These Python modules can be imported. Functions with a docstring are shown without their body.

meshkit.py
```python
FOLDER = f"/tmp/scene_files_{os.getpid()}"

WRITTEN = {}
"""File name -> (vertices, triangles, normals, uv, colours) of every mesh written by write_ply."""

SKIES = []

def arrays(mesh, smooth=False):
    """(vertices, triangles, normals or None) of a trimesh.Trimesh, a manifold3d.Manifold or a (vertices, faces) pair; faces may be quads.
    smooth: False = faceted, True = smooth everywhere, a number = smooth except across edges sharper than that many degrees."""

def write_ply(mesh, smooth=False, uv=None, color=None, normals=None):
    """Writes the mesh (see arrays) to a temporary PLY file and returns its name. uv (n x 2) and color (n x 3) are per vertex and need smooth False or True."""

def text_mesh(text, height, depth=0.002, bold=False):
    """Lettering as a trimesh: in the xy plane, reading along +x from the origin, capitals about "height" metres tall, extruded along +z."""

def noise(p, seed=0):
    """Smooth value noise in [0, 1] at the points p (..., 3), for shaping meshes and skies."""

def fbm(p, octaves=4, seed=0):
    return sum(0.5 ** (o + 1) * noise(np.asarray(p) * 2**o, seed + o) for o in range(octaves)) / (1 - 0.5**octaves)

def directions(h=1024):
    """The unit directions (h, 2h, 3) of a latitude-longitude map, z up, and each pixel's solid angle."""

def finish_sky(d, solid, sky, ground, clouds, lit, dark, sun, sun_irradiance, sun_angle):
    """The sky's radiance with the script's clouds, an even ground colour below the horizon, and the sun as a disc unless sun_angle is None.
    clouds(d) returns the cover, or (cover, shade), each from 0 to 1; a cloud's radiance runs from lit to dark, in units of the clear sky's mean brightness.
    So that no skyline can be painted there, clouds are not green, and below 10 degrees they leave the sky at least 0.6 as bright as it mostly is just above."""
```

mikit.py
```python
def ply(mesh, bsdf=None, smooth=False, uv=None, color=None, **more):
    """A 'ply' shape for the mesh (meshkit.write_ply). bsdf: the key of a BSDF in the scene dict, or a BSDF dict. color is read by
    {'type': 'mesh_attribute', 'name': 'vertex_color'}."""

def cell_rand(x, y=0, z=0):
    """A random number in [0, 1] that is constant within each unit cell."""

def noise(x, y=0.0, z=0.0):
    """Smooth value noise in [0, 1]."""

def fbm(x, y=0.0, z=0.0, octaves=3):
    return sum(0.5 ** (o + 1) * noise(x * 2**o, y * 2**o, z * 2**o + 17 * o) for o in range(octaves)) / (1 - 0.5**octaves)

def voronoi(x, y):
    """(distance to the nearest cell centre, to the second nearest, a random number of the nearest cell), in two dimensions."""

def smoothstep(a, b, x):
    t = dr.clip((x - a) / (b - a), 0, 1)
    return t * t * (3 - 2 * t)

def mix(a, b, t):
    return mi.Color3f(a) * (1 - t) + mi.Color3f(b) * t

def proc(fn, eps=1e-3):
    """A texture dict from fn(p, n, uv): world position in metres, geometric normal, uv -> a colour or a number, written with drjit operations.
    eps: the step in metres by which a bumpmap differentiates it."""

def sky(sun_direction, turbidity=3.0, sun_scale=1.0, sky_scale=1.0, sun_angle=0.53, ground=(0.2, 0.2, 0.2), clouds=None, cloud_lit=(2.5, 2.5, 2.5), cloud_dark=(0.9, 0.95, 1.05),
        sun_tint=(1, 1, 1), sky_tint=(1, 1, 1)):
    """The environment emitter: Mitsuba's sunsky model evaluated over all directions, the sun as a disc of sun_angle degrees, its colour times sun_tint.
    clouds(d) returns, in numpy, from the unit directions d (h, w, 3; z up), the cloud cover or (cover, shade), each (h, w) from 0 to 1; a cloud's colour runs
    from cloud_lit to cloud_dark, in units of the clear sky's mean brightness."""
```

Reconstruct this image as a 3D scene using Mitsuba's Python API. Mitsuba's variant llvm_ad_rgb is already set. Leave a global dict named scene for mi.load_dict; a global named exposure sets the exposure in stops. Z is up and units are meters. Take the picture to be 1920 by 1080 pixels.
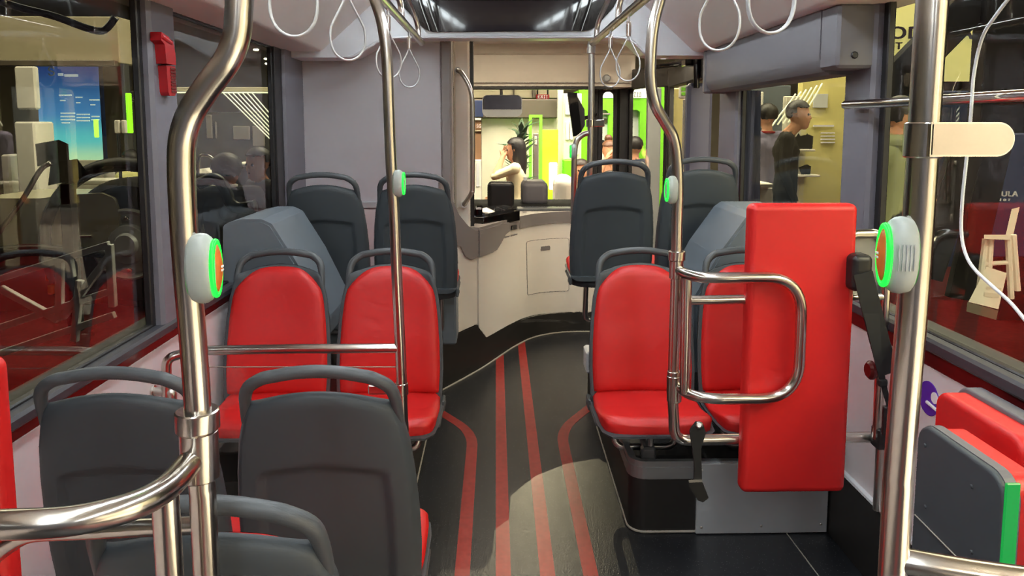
import math, random
import numpy as np, trimesh, manifold3d as m3, shapely.geometry as sg
import drjit as dr
import mitsuba as mi, mikit, meshkit
from mikit import noise, fbm, smoothstep, mix, cell_rand

random.seed(7); np.random.seed(7)
scene, labels = {}, {}
PI = math.pi
V = lambda *a: np.array(a, float)

# ------------------------------------------------------------------ camera, light, exposure
FOC, PCX, PCY, EYE = 1400.0, 960.0, 380.0, V(0, 0, 1.53)
PITCH = math.atan(145 / FOC)
YAW = math.atan(30 / FOC * math.cos(PITCH))
FWD = V(math.sin(YAW) * math.cos(PITCH), math.cos(YAW) * math.cos(PITCH), -math.sin(PITCH))
RGT = V(math.cos(YAW), -math.sin(YAW), 0)
UPV = np.cross(RGT, FWD)
scene['camera'] = {'type': 'perspective', 'fov': math.degrees(2 * math.atan(960 / FOC)), 'fov_axis': 'x',
    'near_clip': 0.05, 'far_clip': 200.0, 'principal_point_offset_y': (540 - PCY) / 1080,
    'to_world': mi.ScalarTransform4f().look_at(origin=EYE.tolist(), target=(EYE + FWD).tolist(), up=[0, 0, 1])}
exposure = 0.62
HALL_WARM, LED_COOL = V(1.0, 0.88, 0.66), V(.90, 1.0, 1.03)
scene['hall_glow'] = {'type': 'constant', 'radiance': {'type': 'rgb', 'value': [0.05, 0.046, 0.036]}, 'sampling_weight': 1.0}

def emit(rgb, w=1.0): return {'type': 'area', 'radiance': {'type': 'rgb', 'value': [float(x) for x in rgb]}, 'sampling_weight': w}

def lamp_rect(c, ux, uy):
    "A rectangle emitter; it shines along ux x uy."
    c, ux, uy = V(*c), V(*ux), V(*uy)
    n = np.cross(ux, uy); n = n / np.linalg.norm(n)
    M = np.eye(4); M[:3, 0], M[:3, 1], M[:3, 2], M[:3, 3] = ux, uy, n, c
    return mi.ScalarTransform4f(M)

# the hall's high spotlight in front of the bus, shining down through the windscreen onto the aisle
def spot(name, o, t, power, cut, beam, col=(1, .86, .55)):
    scene[name] = {'type': 'spot', 'to_world': mi.ScalarTransform4f().look_at(origin=list(o), target=list(t), up=[0, 0, 1]),
        'intensity': {'type': 'rgb', 'value': [power * c for c in col]}, 'cutoff_angle': cut, 'beam_width': beam}
spot('hall_spot', (0.75, 17.0, 5.9), (0.14, 3.0, 0.0), 34, 4.2, 1.6)

def hall_lamp(name, label, c, w, d, rad, col=HALL_WARM, down=True):
    "A lamp panel of the exhibition hall: a housing and a glowing panel below it."
    scene[name + '__panel'] = {'type': 'rectangle', 'to_world': lamp_rect(c, (w / 2, 0, 0), (0, -d / 2, 0)), 'emitter': emit(rad * np.asarray(col)),
        'bsdf': {'type': 'diffuse'}}
    b = trimesh.creation.box((w + .1, d + .1, .12)); b.apply_translation((c[0], c[1], c[2] + .07))
    scene[name + '__housing'] = mikit.ply(b, 'black_plastic')
    labels[name] = {'label': label, 'category': 'lamp'}
hall_lamp('hall_lamp', 'wide hall ceiling lamp ahead of the bus', (1.0, 8.1, 5.2), 7.0, 2.6, 15)
hall_lamp('hall_lamp_001', 'hall ceiling lamp over the left stands', (-6.5, 8.0, 5.0), 4.0, 5.0, 2.4)
hall_lamp('hall_lamp_002', 'hall ceiling lamp over the right stands', (5.5, 6.0, 5.0), 4.0, 4.0, 4.6)
hall_lamp('hall_lamp_003', 'hall ceiling lamp beside the open middle door', (3.7, -0.6, 3.9), 2.0, 3.0, 24.0)
hall_lamp('hall_lamp_004', 'hall ceiling lamp behind the bus on the right', (3.9, -6.2, 3.9), 2.0, 3.0, 13.0)

# ------------------------------------------------------------------ pixel rays to points at a thing's own depth
def ray(px, py): return FWD + RGT * (px - PCX) / FOC - UPV * (py - PCY) / FOC
def at(px, py, Y):
    d = ray(px, py); return EYE + d * (Y / d[1])
def atx(px, py, X):
    d = ray(px, py); return EYE + d * (X / d[0])
def atz(px, py, Z):
    d = ray(px, py); return EYE + d * ((Z - 1.53) / d[2])

# ------------------------------------------------------------------ materials
def lin(r, g, b):
    f = lambda c: c / 12.92 if c <= .04045 else ((c + .055) / 1.055) ** 2.4
    return [f(r / 255), f(g / 255), f(b / 255)]
def rgb(c): return {'type': 'rgb', 'value': [float(x) for x in c]}
def pr(name, col, rough=.5, metal=0.0, spec=.5, **k):
    tex = col if isinstance(col, dict) else rgb(col)
    scene[name] = {'type': 'twosided', 'bsdf': {'type': 'principled', 'base_color': tex, 'roughness': rough, 'metallic': metal, 'specular': spec, **k}}
def bumped(name, col, rough, fn, scale, eps=5e-4, spec=.5, metal=0.0):
    tex = col if isinstance(col, dict) else rgb(col)
    scene[name] = {'type': 'twosided', 'bsdf': {'type': 'bumpmap', 'arbitrary': mikit.proc(fn, eps), 'scale': scale,
        'bsdf': {'type': 'principled', 'base_color': tex, 'roughness': rough, 'metallic': metal, 'specular': spec}}}

grain = lambda p, n, uv: fbm(p.x * 420, p.y * 420, p.z * 420, 2)
leather = lambda p, n, uv: noise(p.x * 330, p.y * 330, p.z * 330) * .6 + noise(p.x * 46, p.y * 46, p.z * 46) * 1.2
bumped('red_leather', lin(190, 29, 29), .42, leather, .0006)
bumped('seat_plastic', lin(60, 66, 71), .5, grain, .0004, spec=.4)
pr('handle_plastic', lin(68, 72, 76), .42)
pr('white_panel', mikit.proc(lambda p, n, uv: mix(lin(212, 204, 205), lin(204, 196, 198), fbm(p.x * 3, p.y * 3, p.z * 3))), .45)
pr('cream_panel', lin(234, 227, 214), .38)
pr('trim_grey', lin(128, 122, 120), .4)
pr('partition_grey', lin(176, 173, 178), .4)
pr('pillar_grey', lin(98, 97, 106), .5)
pr('duct_grey', lin(92, 90, 95), .5)
pr('box_grey', lin(98, 106, 114), .4)
pr('ceiling_white', lin(214, 207, 202), .5)
pr('bulkhead_white', lin(206, 208, 214), .35)
pr('steel', lin(205, 200, 193), .2, 1.0)
pr('steel_brushed', lin(196, 192, 186), .3, 1.0)
pr('chrome', lin(225, 222, 216), .07, 1.0)
pr('aluminium', lin(150, 152, 154), .38, .75)
pr('light_alu', lin(176, 180, 183), .45, .3)
pr('black_plastic', lin(22, 22, 24), .4)
pr('black_gloss', lin(10, 10, 12), .03)
pr('black_matt', lin(16, 16, 17), .8, spec=.2)
pr('rubber', lin(24, 24, 26), .6)
pr('sill_dark', lin(48, 48, 54), .5)
pr('red_paint', lin(84, 13, 15), .3)
pr('red_bright', lin(142, 20, 26), .35)
pr('red_plain', lin(206, 34, 30), .35)
pr('white_plastic', lin(214, 218, 222), .35)
pr('green_lens', lin(6, 70, 20), .3)
pr('button_shell', lin(168, 176, 172), .35)
pr('door_blue', lin(64, 66, 82), .5)
pr('purple', lin(78, 36, 150), .5)
pr('white_print', lin(235, 233, 236), .5)
pr('floor_trim', lin(150, 144, 134), .5)
pr('belt_web', lin(11, 11, 12), .75)
pr('orange', lin(214, 110, 48), .4)
pr('stripe_red', mikit.proc(lambda p, n, uv: mix(lin(140, 40, 37), lin(122, 34, 32), fbm(p.x * 60, p.y * 60, 0))), .34)
def _floor(p, n, uv):
    s = cell_rand(dr.floor(p.x * 420), dr.floor(p.y * 420), 3)
    base = mix(lin(24, 26, 30), lin(30, 31, 34), fbm(p.x * 7, p.y * 7, 0))
    return dr.select(s > .985, mi.Color3f(.05, .05, .052), base)
scene['floor_vinyl'] = {'type': 'twosided', 'bsdf': {'type': 'bumpmap', 'arbitrary': mikit.proc(lambda p, n, uv: fbm(p.x * 260, p.y * 260, 0, 2), 5e-4), 'scale': .0006,
    'bsdf': {'type': 'principled', 'base_color': mikit.proc(_floor), 'roughness': .3, 'specular': .55}}}
pr('plinth_black', lin(24, 23, 22), .5)
scene['bus_glass'] = {'type': 'thindielectric', 'int_ior': 1.5, 'specular_transmittance': rgb((.50, .52, .44))}
scene['clear_glass'] = {'type': 'thindielectric', 'int_ior': 1.5, 'specular_transmittance': rgb((.95, .96, .93))}

# ------------------------------------------------------------------ mesh helpers
def cat(ms): return trimesh.util.concatenate(ms)
def hull(pts): return trimesh.Trimesh(*(lambda h: (h.vertices, h.faces))(trimesh.convex.convex_hull(np.asarray(pts, float))), process=False)
def bx(x0, x1, y0, y1, z0, z1, c=.004):
    "A box with chamfered edges."
    x0, x1 = sorted((x0, x1)); y0, y1 = sorted((y0, y1)); z0, z1 = sorted((z0, z1))
    c = min(c, .45 * min(x1 - x0, y1 - y0, z1 - z0))
    P = []
    for X, sx in ((x0, 1), (x1, -1)):
        for Yv, sy in ((y0, 1), (y1, -1)):
            for Z, sz in ((z0, 1), (z1, -1)):
                P += [(X + sx * c, Yv + sy * c, Z), (X + sx * c, Yv, Z + sz * c), (X, Yv + sy * c, Z + sz * c)]
    return hull(P)
def rbox(x0, x1, y0, y1, z0, z1, r, seg=4):
    "A box with round edges."
    x0, x1 = sorted((x0, x1)); y0, y1 = sorted((y0, y1)); z0, z1 = sorted((z0, z1))
    r = min(r, .499 * min(x1 - x0, y1 - y0, z1 - z0))
    s = trimesh.creation.icosphere(2, r).vertices
    P = [s + V(X, Yv, Z) for X in (x0 + r, x1 - r) for Yv in (y0 + r, y1 - r) for Z in (z0 + r, z1 - r)]
    return hull(np.vstack(P))
def obox(c, ux, uy, uz, ch=.004):
    "A chamfered box about c with half-axes ux, uy, uz."
    ux, uy, uz = (np.asarray(a, float) for a in (ux, uy, uz))
    L = [np.linalg.norm(a) for a in (ux, uy, uz)]
    b = bx(-L[0], L[0], -L[1], L[1], -L[2], L[2], ch)
    M = np.eye(4); M[:3, 0], M[:3, 1], M[:3, 2], M[:3, 3] = ux / L[0], uy / L[1], uz / L[2], c
    b.apply_transform(M)
    return b
def fillet(pts, rad, n=8):
    "A polyline with its corners rounded."
    pts = [np.asarray(p, float) for p in pts]
    rad = rad if isinstance(rad, (list, tuple)) else [rad] * len(pts)
    out = [pts[0]]
    for i in range(1, len(pts) - 1):
        a, b, c = pts[i - 1], pts[i], pts[i + 1]
        u, v = a - b, c - b
        lu, lv = np.linalg.norm(u), np.linalg.norm(v)
        d = min(rad[i], lu * .49, lv * .49)
        p, q = b + u / lu * d, b + v / lv * d
        for k in range(n + 1):
            t = k / n
            out.append((1 - t) ** 2 * p + 2 * t * (1 - t) * b + t * t * q)
    out.append(pts[-1])
    return np.array(out)
def spline(pts, n=10):
    "Catmull-Rom through the points."
    P = [np.asarray(p, float) for p in pts]
    P = [2 * P[0] - P[1]] + P + [2 * P[-1] - P[-2]]
    out = []
    for i in range(1, len(P) - 2):
        for k in range(n):
            t = k / n
            out.append(.5 * (2 * P[i] + (P[i + 1] - P[i - 1]) * t + (2 * P[i - 1] - 5 * P[i] + 4 * P[i + 1] - P[i + 2]) * t ** 2 + (3 * P[i] - P[i - 1] - 3 * P[i + 1] + P[i + 2]) * t ** 3))
    out.append(P[-2])
    return np.array(out)
def tube(pts, r, sides=18, closed=False, flat=1.0, up0=None):
    "Sweeps a circle (or, with flat, an ellipse: r across, r*flat along the frame's second axis) along the points."
    p = np.asarray(pts, float)
    keep = [0] + [i for i in range(1, len(p)) if np.linalg.norm(p[i] - p[i - 1]) > 1e-6]
    p = p[keep]
    n = len(p)
    if closed: t = np.roll(p, -1, 0) - np.roll(p, 1, 0)
    else: t = np.gradient(p, axis=0)
    t /= np.linalg.norm(t, axis=1, keepdims=True)
    u = V(0, 0, 1) if up0 is None else np.asarray(up0, float)
    if abs(u @ t[0]) > .95: u = V(0, 1, 0)
    rr = np.broadcast_to(np.asarray(r, float), (n,))
    ang = np.arange(sides) * 2 * PI / sides
    rings = []
    for i in range(n):
        u = u - (u @ t[i]) * t[i]; u /= np.linalg.norm(u)
        w = np.cross(t[i], u)
        rings.append(p[i] + rr[i] * (np.cos(ang)[:, None] * u + flat * np.sin(ang)[:, None] * w))
    v = np.vstack(rings); f = []
    m = n if closed else n - 1
    i, j = np.meshgrid(np.arange(m), np.arange(sides), indexing='ij')
    i2, j2 = (i + 1) % n, (j + 1) % sides
    a, b, c, d = i * sides + j, i * sides + j2, i2 * sides + j2, i2 * sides + j
    f = np.vstack([np.stack([a, b, c], -1).reshape(-1, 3), np.stack([a, c, d], -1).reshape(-1, 3)])
    if not closed:
        k = len(v); v = np.vstack([v, p[0], p[-1]])
        js = np.arange(sides); jn = (js + 1) % sides
        f = np.vstack([f, np.stack([np.full(sides, k), jn, js], -1), np.stack([np.full(sides, k + 1), (n - 1) * sides + js, (n - 1) * sides + jn], -1)])
    return trimesh.Trimesh(v, f, process=False)
def cyl(a, b, r, sides=20): return tube([a, b], r, sides)
def ring(a, b, r, ch=.002, sides=26):
    "A short cylinder with chamfered rims from a to b."
    a, b = np.asarray(a, float), np.asarray(b, float)
    d = (b - a) / np.linalg.norm(b - a)
    return tube([a, a + d * 1e-4, a + d * ch, b - d * ch, b - d * 1e-4, b], [r - ch, r - ch, r, r, r - ch, r - ch], sides)
def prism(poly, h, axes='xz', off=0.0, ch=0):
    "Extrudes a 2-D outline: axes names the outline's axes; the extrusion runs from off to off + h along the third."
    g = poly if isinstance(poly, sg.Polygon) else sg.Polygon(poly)
    if not g.is_valid: g = g.buffer(0)
    m = trimesh.creation.extrude_polygon(g, abs(h), engine='earcut')
    v = m.vertices.copy(); lo = min(off, off + h)
    k = {'x': 0, 'y': 1, 'z': 2}; third = ({'x', 'y', 'z'} - set(axes)).pop()
    w = np.zeros_like(v); w[:, k[axes[0]]], w[:, k[axes[1]]], w[:, k[third]] = v[:, 0], v[:, 1], v[:, 2] + lo
    m2 = trimesh.Trimesh(w, m.faces, process=False)
    if m2.volume < 0: m2.invert()
    return m2
def rrect(x0, x1, y0, y1, r, n=6):
    return sg.box(min(x0, x1) + r, min(y0, y1) + r, max(x0, x1) - r, max(y0, y1) - r).buffer(r, quad_segs=n)
def grid_solid(front, back):
    "A closed solid from two (rows, cols, 3) grids with the same outline."
    a, b = np.asarray(front), np.asarray(back); R, Cn = a.shape[:2]
    v = np.vstack([a.reshape(-1, 3), b.reshape(-1, 3)]); N = R * Cn; f = []
    i, j = np.meshgrid(np.arange(R - 1), np.arange(Cn - 1), indexing='ij')
    q = [i * Cn + j, i * Cn + j + 1, (i + 1) * Cn + j + 1, (i + 1) * Cn + j]
    f += [np.stack([q[0], q[1], q[2]], -1).reshape(-1, 3), np.stack([q[0], q[2], q[3]], -1).reshape(-1, 3)]
    f += [np.stack([q[0], q[2], q[1]], -1).reshape(-1, 3) + N, np.stack([q[0], q[3], q[2]], -1).reshape(-1, 3) + N]
    loop = [(0, c) for c in range(Cn)] + [(r, Cn - 1) for r in range(1, R)] + [(R - 1, c) for c in range(Cn - 2, -1, -1)] + [(r, 0) for r in range(R - 2, 0, -1)]
    idx = np.array([r * Cn + c for r, c in loop]); nx = np.roll(idx, -1)
    f += [np.stack([idx, idx + N, nx + N], -1), np.stack([idx, nx + N, nx], -1)]
    m = trimesh.Trimesh(v, np.vstack(f), process=False)
    if m.volume < 0: m.invert()
    return m
def lathe(profile, seg=28):
    "Revolves (r, z) points about z."
    m = trimesh.creation.revolve(np.asarray(profile, float), sections=seg)
    return m
def place(m, M):
    m = m.copy(); m.apply_transform(M); return m
def frame(o, ex, ey, ez):
    M = np.eye(4); M[:3, 0], M[:3, 1], M[:3, 2], M[:3, 3] = ex, ey, ez, o; return M
def rotz(a, o=(0, 0, 0)):
    M = np.eye(4); M[:2, :2] = [[math.cos(a), -math.sin(a)], [math.sin(a), math.cos(a)]]; M[:3, 3] = o; return M

# ------------------------------------------------------------------ scene helpers
USED = set()
def numbered(name):
    k, i = name, 0
    while k in USED:
        i += 1; k = f'{name}_{i:03d}'
    USED.add(k); return k
def thing(name, label, cat_, group=None):
    k = numbered(name); labels[k] = {'label': label, 'category': cat_}
    if group: labels[k]['group'] = group
    return k
def part(parent, name, mesh, mat, smooth=35, label=None, stuff=False, **kw):
    k = numbered(parent + '__' + name)
    scene[k] = mikit.ply(mesh, mat, smooth, **kw)
    if label: labels[k] = {'label': label}
    if stuff: labels.setdefault(k, {})['kind'] = 'stuff'
    return k
def one(name, mesh, mat, label, cat_, smooth=35, group=None, **kw):
    k = thing(name, label, cat_, group)
    scene[k] = mikit.ply(mesh, mat, smooth, **kw); return k
def struct(name, mesh, mat, label, smooth=35, **kw):
    USED.add(name)
    scene[name] = mikit.ply(mesh, mat, smooth, **kw)
    labels[name] = {'label': label, 'kind': 'structure'}
    return name

# ================================================================== THE BUS: setting
XL, XR, BACK = -1.12, 1.26, -3.4
MID = (XL + XR) / 2
# floor
fl = bx(XL - .05, XR + .05, BACK, 6.5, -.06, 0, .001)
struct('floor', fl, 'floor_vinyl', 'black speckled vinyl bus floor with red stripes')
def stripe(pts, w=.052):
    p = fillet([V(x, y, 0) for x, y in pts], .16, 8)
    ln = sg.LineString(p[:, :2]).buffer(w / 2, cap_style=2, join_style=1)
    part('floor', 'stripe', prism(ln, .0015, 'xy', .0), 'stripe_red', False, stuff=False)
stripe([(-.125, -3.2), (-.118, 3.60), (-.40, 4.02)])
stripe([(.022, -3.2), (.022, 5.0)])
stripe([(.168, -3.2), (.176, 5.25)])
stripe([(.315, -3.2), (.322, 3.62), (.55, 4.0)])
j0, j1 = atz(1475, 1000, 0), atz(1535, 1080, 0)
d = (j1 - j0) / np.linalg.norm(j1 - j0)
part('floor', 'joint', tube([j0, j0 + d * 1.6], .0025, 6), 'floor_trim', True, label='pale joint line in the dark floor')

# left wall: lower panel, red band, sill, window glass, pillars
def wallbox(name, side, y0, y1, z0, z1, d0, d1, mat, label, c=.003):
    "A slab on a side wall reaching d1 into the bus (d0 behind the wall plane)."
    X = XL if side == 'left' else XR
    s = 1 if side == 'left' else -1
    return struct(name, bx(X + s * d0, X + s * d1, y0, y1, z0, z1, c), mat, label)
wallbox('wall_left', 'left', BACK, 6.4, -.06, .80, -.10, 0, 'white_panel', 'white lower side panel left of the seats')
wallbox('trim_1', 'left', BACK, 4.3, .80, .838, -.10, .004, 'red_paint', 'dark red band under the left windows')
wallbox('trim_2', 'left', BACK, 4.3, .838, .872, -.10, .03, 'sill_dark', 'dark window sill along the left side', .008)
wallbox('wall_right', 'right', .55, 4.15, .28, .832, -.10, 0, 'white_panel', 'white lower side panel on the right')
wallbox('wall_right_back', 'right', BACK, -1.3, .28, .832, -.10, 0, 'white_panel', 'white side panel behind the middle door')
wallbox('baseboard_right', 'right', .55, 4.15, 0, .285, -.10, .012, 'plinth_black', 'black kick plate on the right side')
wallbox('trim_3', 'right', .55, 4.15, .832, .885, -.10, .004, 'red_paint', 'dark red band under the right windows')
wallbox('trim_4', 'right', .55, 4.15, .885, .925, -.10, .03, 'sill_dark', 'dark window sill along the right side', .008)
wallbox('trim_5', 'right', .55, 2.9, .275, .288, -.02, .016, 'white_plastic', 'thin white edge above the black kick plate', .002)
# glass
def pane(name, pts, label, mat='bus_glass'):
    v = np.array(pts, float)
    m = trimesh.Trimesh(v, [[0, 1, 2], [0, 2, 3]], process=False)
    return struct(name, m, mat, label, False)
GX0, GX1 = XL - .03, XR + .03
pane('window_1', [(GX0, BACK, .87), (GX0, 2.44, .87), (GX0, 2.44, 2.06), (GX0, BACK, 2.06)], 'large tinted window on the near left')
pane('window_2', [(GX0, 2.62, .87), (GX0, 3.84, .87), (GX0, 3.84, 1.95), (GX0, 2.62, 1.95)], 'tinted window left of the rear facing red seats')
pane('window_3', [(GX1, .55, .92), (GX1, 2.45, .92), (GX1, 2.45, 2.06), (GX1, .55, 2.06)], 'large tinted window on the near right')
pane('window_4', [(GX1, 2.66, .92), (GX1, 3.86, .92), (GX1, 3.86, 1.74), (GX1, 2.66, 1.74)], 'tinted window under the grey roller box')
def gasket(parent, X, y0, y1, z0, z1):
    w = .035
    ms = [bx(X - .012, X + .012, y0, y0 + w, z0, z1), bx(X - .012, X + .012, y1 - w, y1, z0, z1), bx(X - .012, X + .012, y0, y1, z0, z0 + w * .6), bx(X - .012, X + .012, y0, y1, z1 - w, z1)]
    part(parent, 'gasket', cat(ms), 'black_plastic', label='black window gasket')
gasket('window_1', GX0 + .012, BACK, 2.45, .86, 2.06); gasket('window_2', GX0 + .012, 2.61, 3.86, .86, 1.95)
gasket('window_3', GX1 - .012, .55, 2.46, .91, 2.06); gasket('window_4', GX1 - .012, 2.65, 3.88, .91, 1.76)
# pillars
wallbox('trim_6', 'left', 2.44, 2.63, .845, 1.96, -.034, .022, 'pillar_grey', 'grey pillar between the left windows, carrying the red hammer', .012)
wallbox('trim_7', 'left', 3.96, 4.34, .84, 1.96, -.034, .02, 'pillar_grey', 'grey corner pillar beside the driver partition', .012)
wallbox('trim_8', 'left', 3.84, 3.98, .86, 1.93, -.034, .004, 'black_plastic', 'black window edge before the corner pillar')
wallbox('trim_9', 'right', 2.46, 2.66, .90, 2.06, -.034, .022, 'pillar_grey', 'grey pillar between the right windows', .012)
wallbox('trim_10', 'right', 3.86, 4.16, .0, 1.93, -.034, .02, 'pillar_grey', 'grey pillar between the window and the front door', .012)

# ceiling: centre, coves and soffits, with two light strips
CZ = 2.30
prof_in = [(-1.14, 1.925), (-.955, 1.925), (-.93, 1.935), (-.58, 2.25), (-.52, 2.285), (-.42, CZ)]
prof_in += [(2 * MID - x, z) for x, z in prof_in[::-1]]
prof = prof_in + [(XR + .12, 1.93), (XR + .12, 2.45), (XL - .12, 2.45), (XL - .12, 1.93)]
struct('ceiling', prism(prof, 4.12 - BACK, 'xz', BACK), 'ceiling_white', 'cream coved bus ceiling with panels sloping down to the windows', 25)
for i, (sx, lab) in enumerate(((-.50, 'left'), (.64, 'right'))):
    k = thing('light_strip', f'long white light strip in the ceiling above the {lab} overhead rail', 'light')
    part(k, 'diffuser', bx(sx - .035, sx + .035, -3.2, 3.9, 2.262, 2.285, .004), 'white_plastic', False, emitter=emit(17 * LED_COOL, 2.0))
    part(k, 'housing', bx(sx - .05, sx + .05, -3.25, 3.95, 2.28, 2.31, .004), 'light_alu')
# rear wall (behind the viewer) and the front bulkhead
struct('wall_back', bx(XL - .1, XR + .1, BACK - .08, BACK, 0, 2.4), 'pillar_grey', 'rear wall of the bus')
low = [at(x, y, 4.1)[[0, 2]] for x, y in ((640, 108), (664, 105), (712, 75), (735, 69.5), (1150, 68), (1182, 72), (1210, 101), (1228, 104))]
low = [(XL - .05, low[0][1])] + [tuple(p) for p in low] + [(XR + .05, low[-1][1])]
low_s = fillet([V(x, 0, z) for x, z in low], .05, 6)
poly = [(p[0], p[2]) for p in low_s] + [(XR + .05, 2.42), (XL - .05, 2.42)]
struct('wall_front', prism(poly, .22, 'xz', 4.1), 'bulkhead_white', 'pale bulkhead above the driver area with a curved lower edge', 25)
pn = fillet([V(x, 0, z) for x, z in [at(752, 8, 4.09)[[0, 2]], at(800, 60, 4.09)[[0, 2]], at(1110, 58, 4.09)[[0, 2]], at(1150, 14, 4.09)[[0, 2]]]], .05, 8)
pn = [(pn[0][0] - .12, 2.29)] + [(p[0], p[2]) for p in pn] + [(pn[-1][0] + .06, 2.29)]
scr = prism(pn, .012, 'xz', 4.086)
scr.apply_transform(trimesh.transformations.rotation_matrix(math.radians(2.8), (1, 0, 0), (0, 4.09, 2.03)))
k = thing('ceiling_display', 'wide black glossy panel set in the bulkhead above the aisle', 'panel')
part(k, 'glass', scr, 'black_gloss', False)
sc2 = prism([tuple(at(822, 62, 4.08)[[0, 2]] + [0, .01]), tuple(at(1074, 61, 4.08)[[0, 2]] + [0, .01]), tuple(at(1074, 2, 4.08)[[0, 2]]), tuple(at(824, 2, 4.08)[[0, 2]])], .004, 'xz', 4.081)
sc2.apply_transform(trimesh.transformations.rotation_matrix(math.radians(2.8), (1, 0, 0), (0, 4.09, 2.03)))
pr('screen_dark', lin(34, 30, 34), .05)
part(k, 'screen', sc2, 'screen_dark', False, label='dark switched-off screen in the middle')
rimp = tube([V(p[0], 4.09, p[2] - .004) for p in low_s[8:-8]], .008, 8)
part('wall_front', 'lip', rimp, 'bulkhead_white', True)

# driver partition
PY = 4.33
struct('wall_partition', bx(XL - .05, -.318, PY, PY + .04, .30, 2.0, .004), 'partition_grey', 'light grey partition wall behind the driver')
part('wall_partition', 'ledge', bx(XL, -.318, PY - .02, PY, at(620, 390, PY)[2], at(620, 378, PY)[2], .003), 'light_alu', label='pale metal ledge across the partition')
part('wall_partition', 'lower_panel', bx(XL, -.318, PY - .012, PY, .30, at(620, 392, PY)[2], .003), 'white_panel', label='white lower panel of the partition')
zt = at(840, 85, PY)[2]
struct('trim_11', bx(-.318, -.255, PY - .005, PY + .22, .86, zt + .1, .01), 'trim_grey', 'brown grey edge post of the driver partition')

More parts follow.
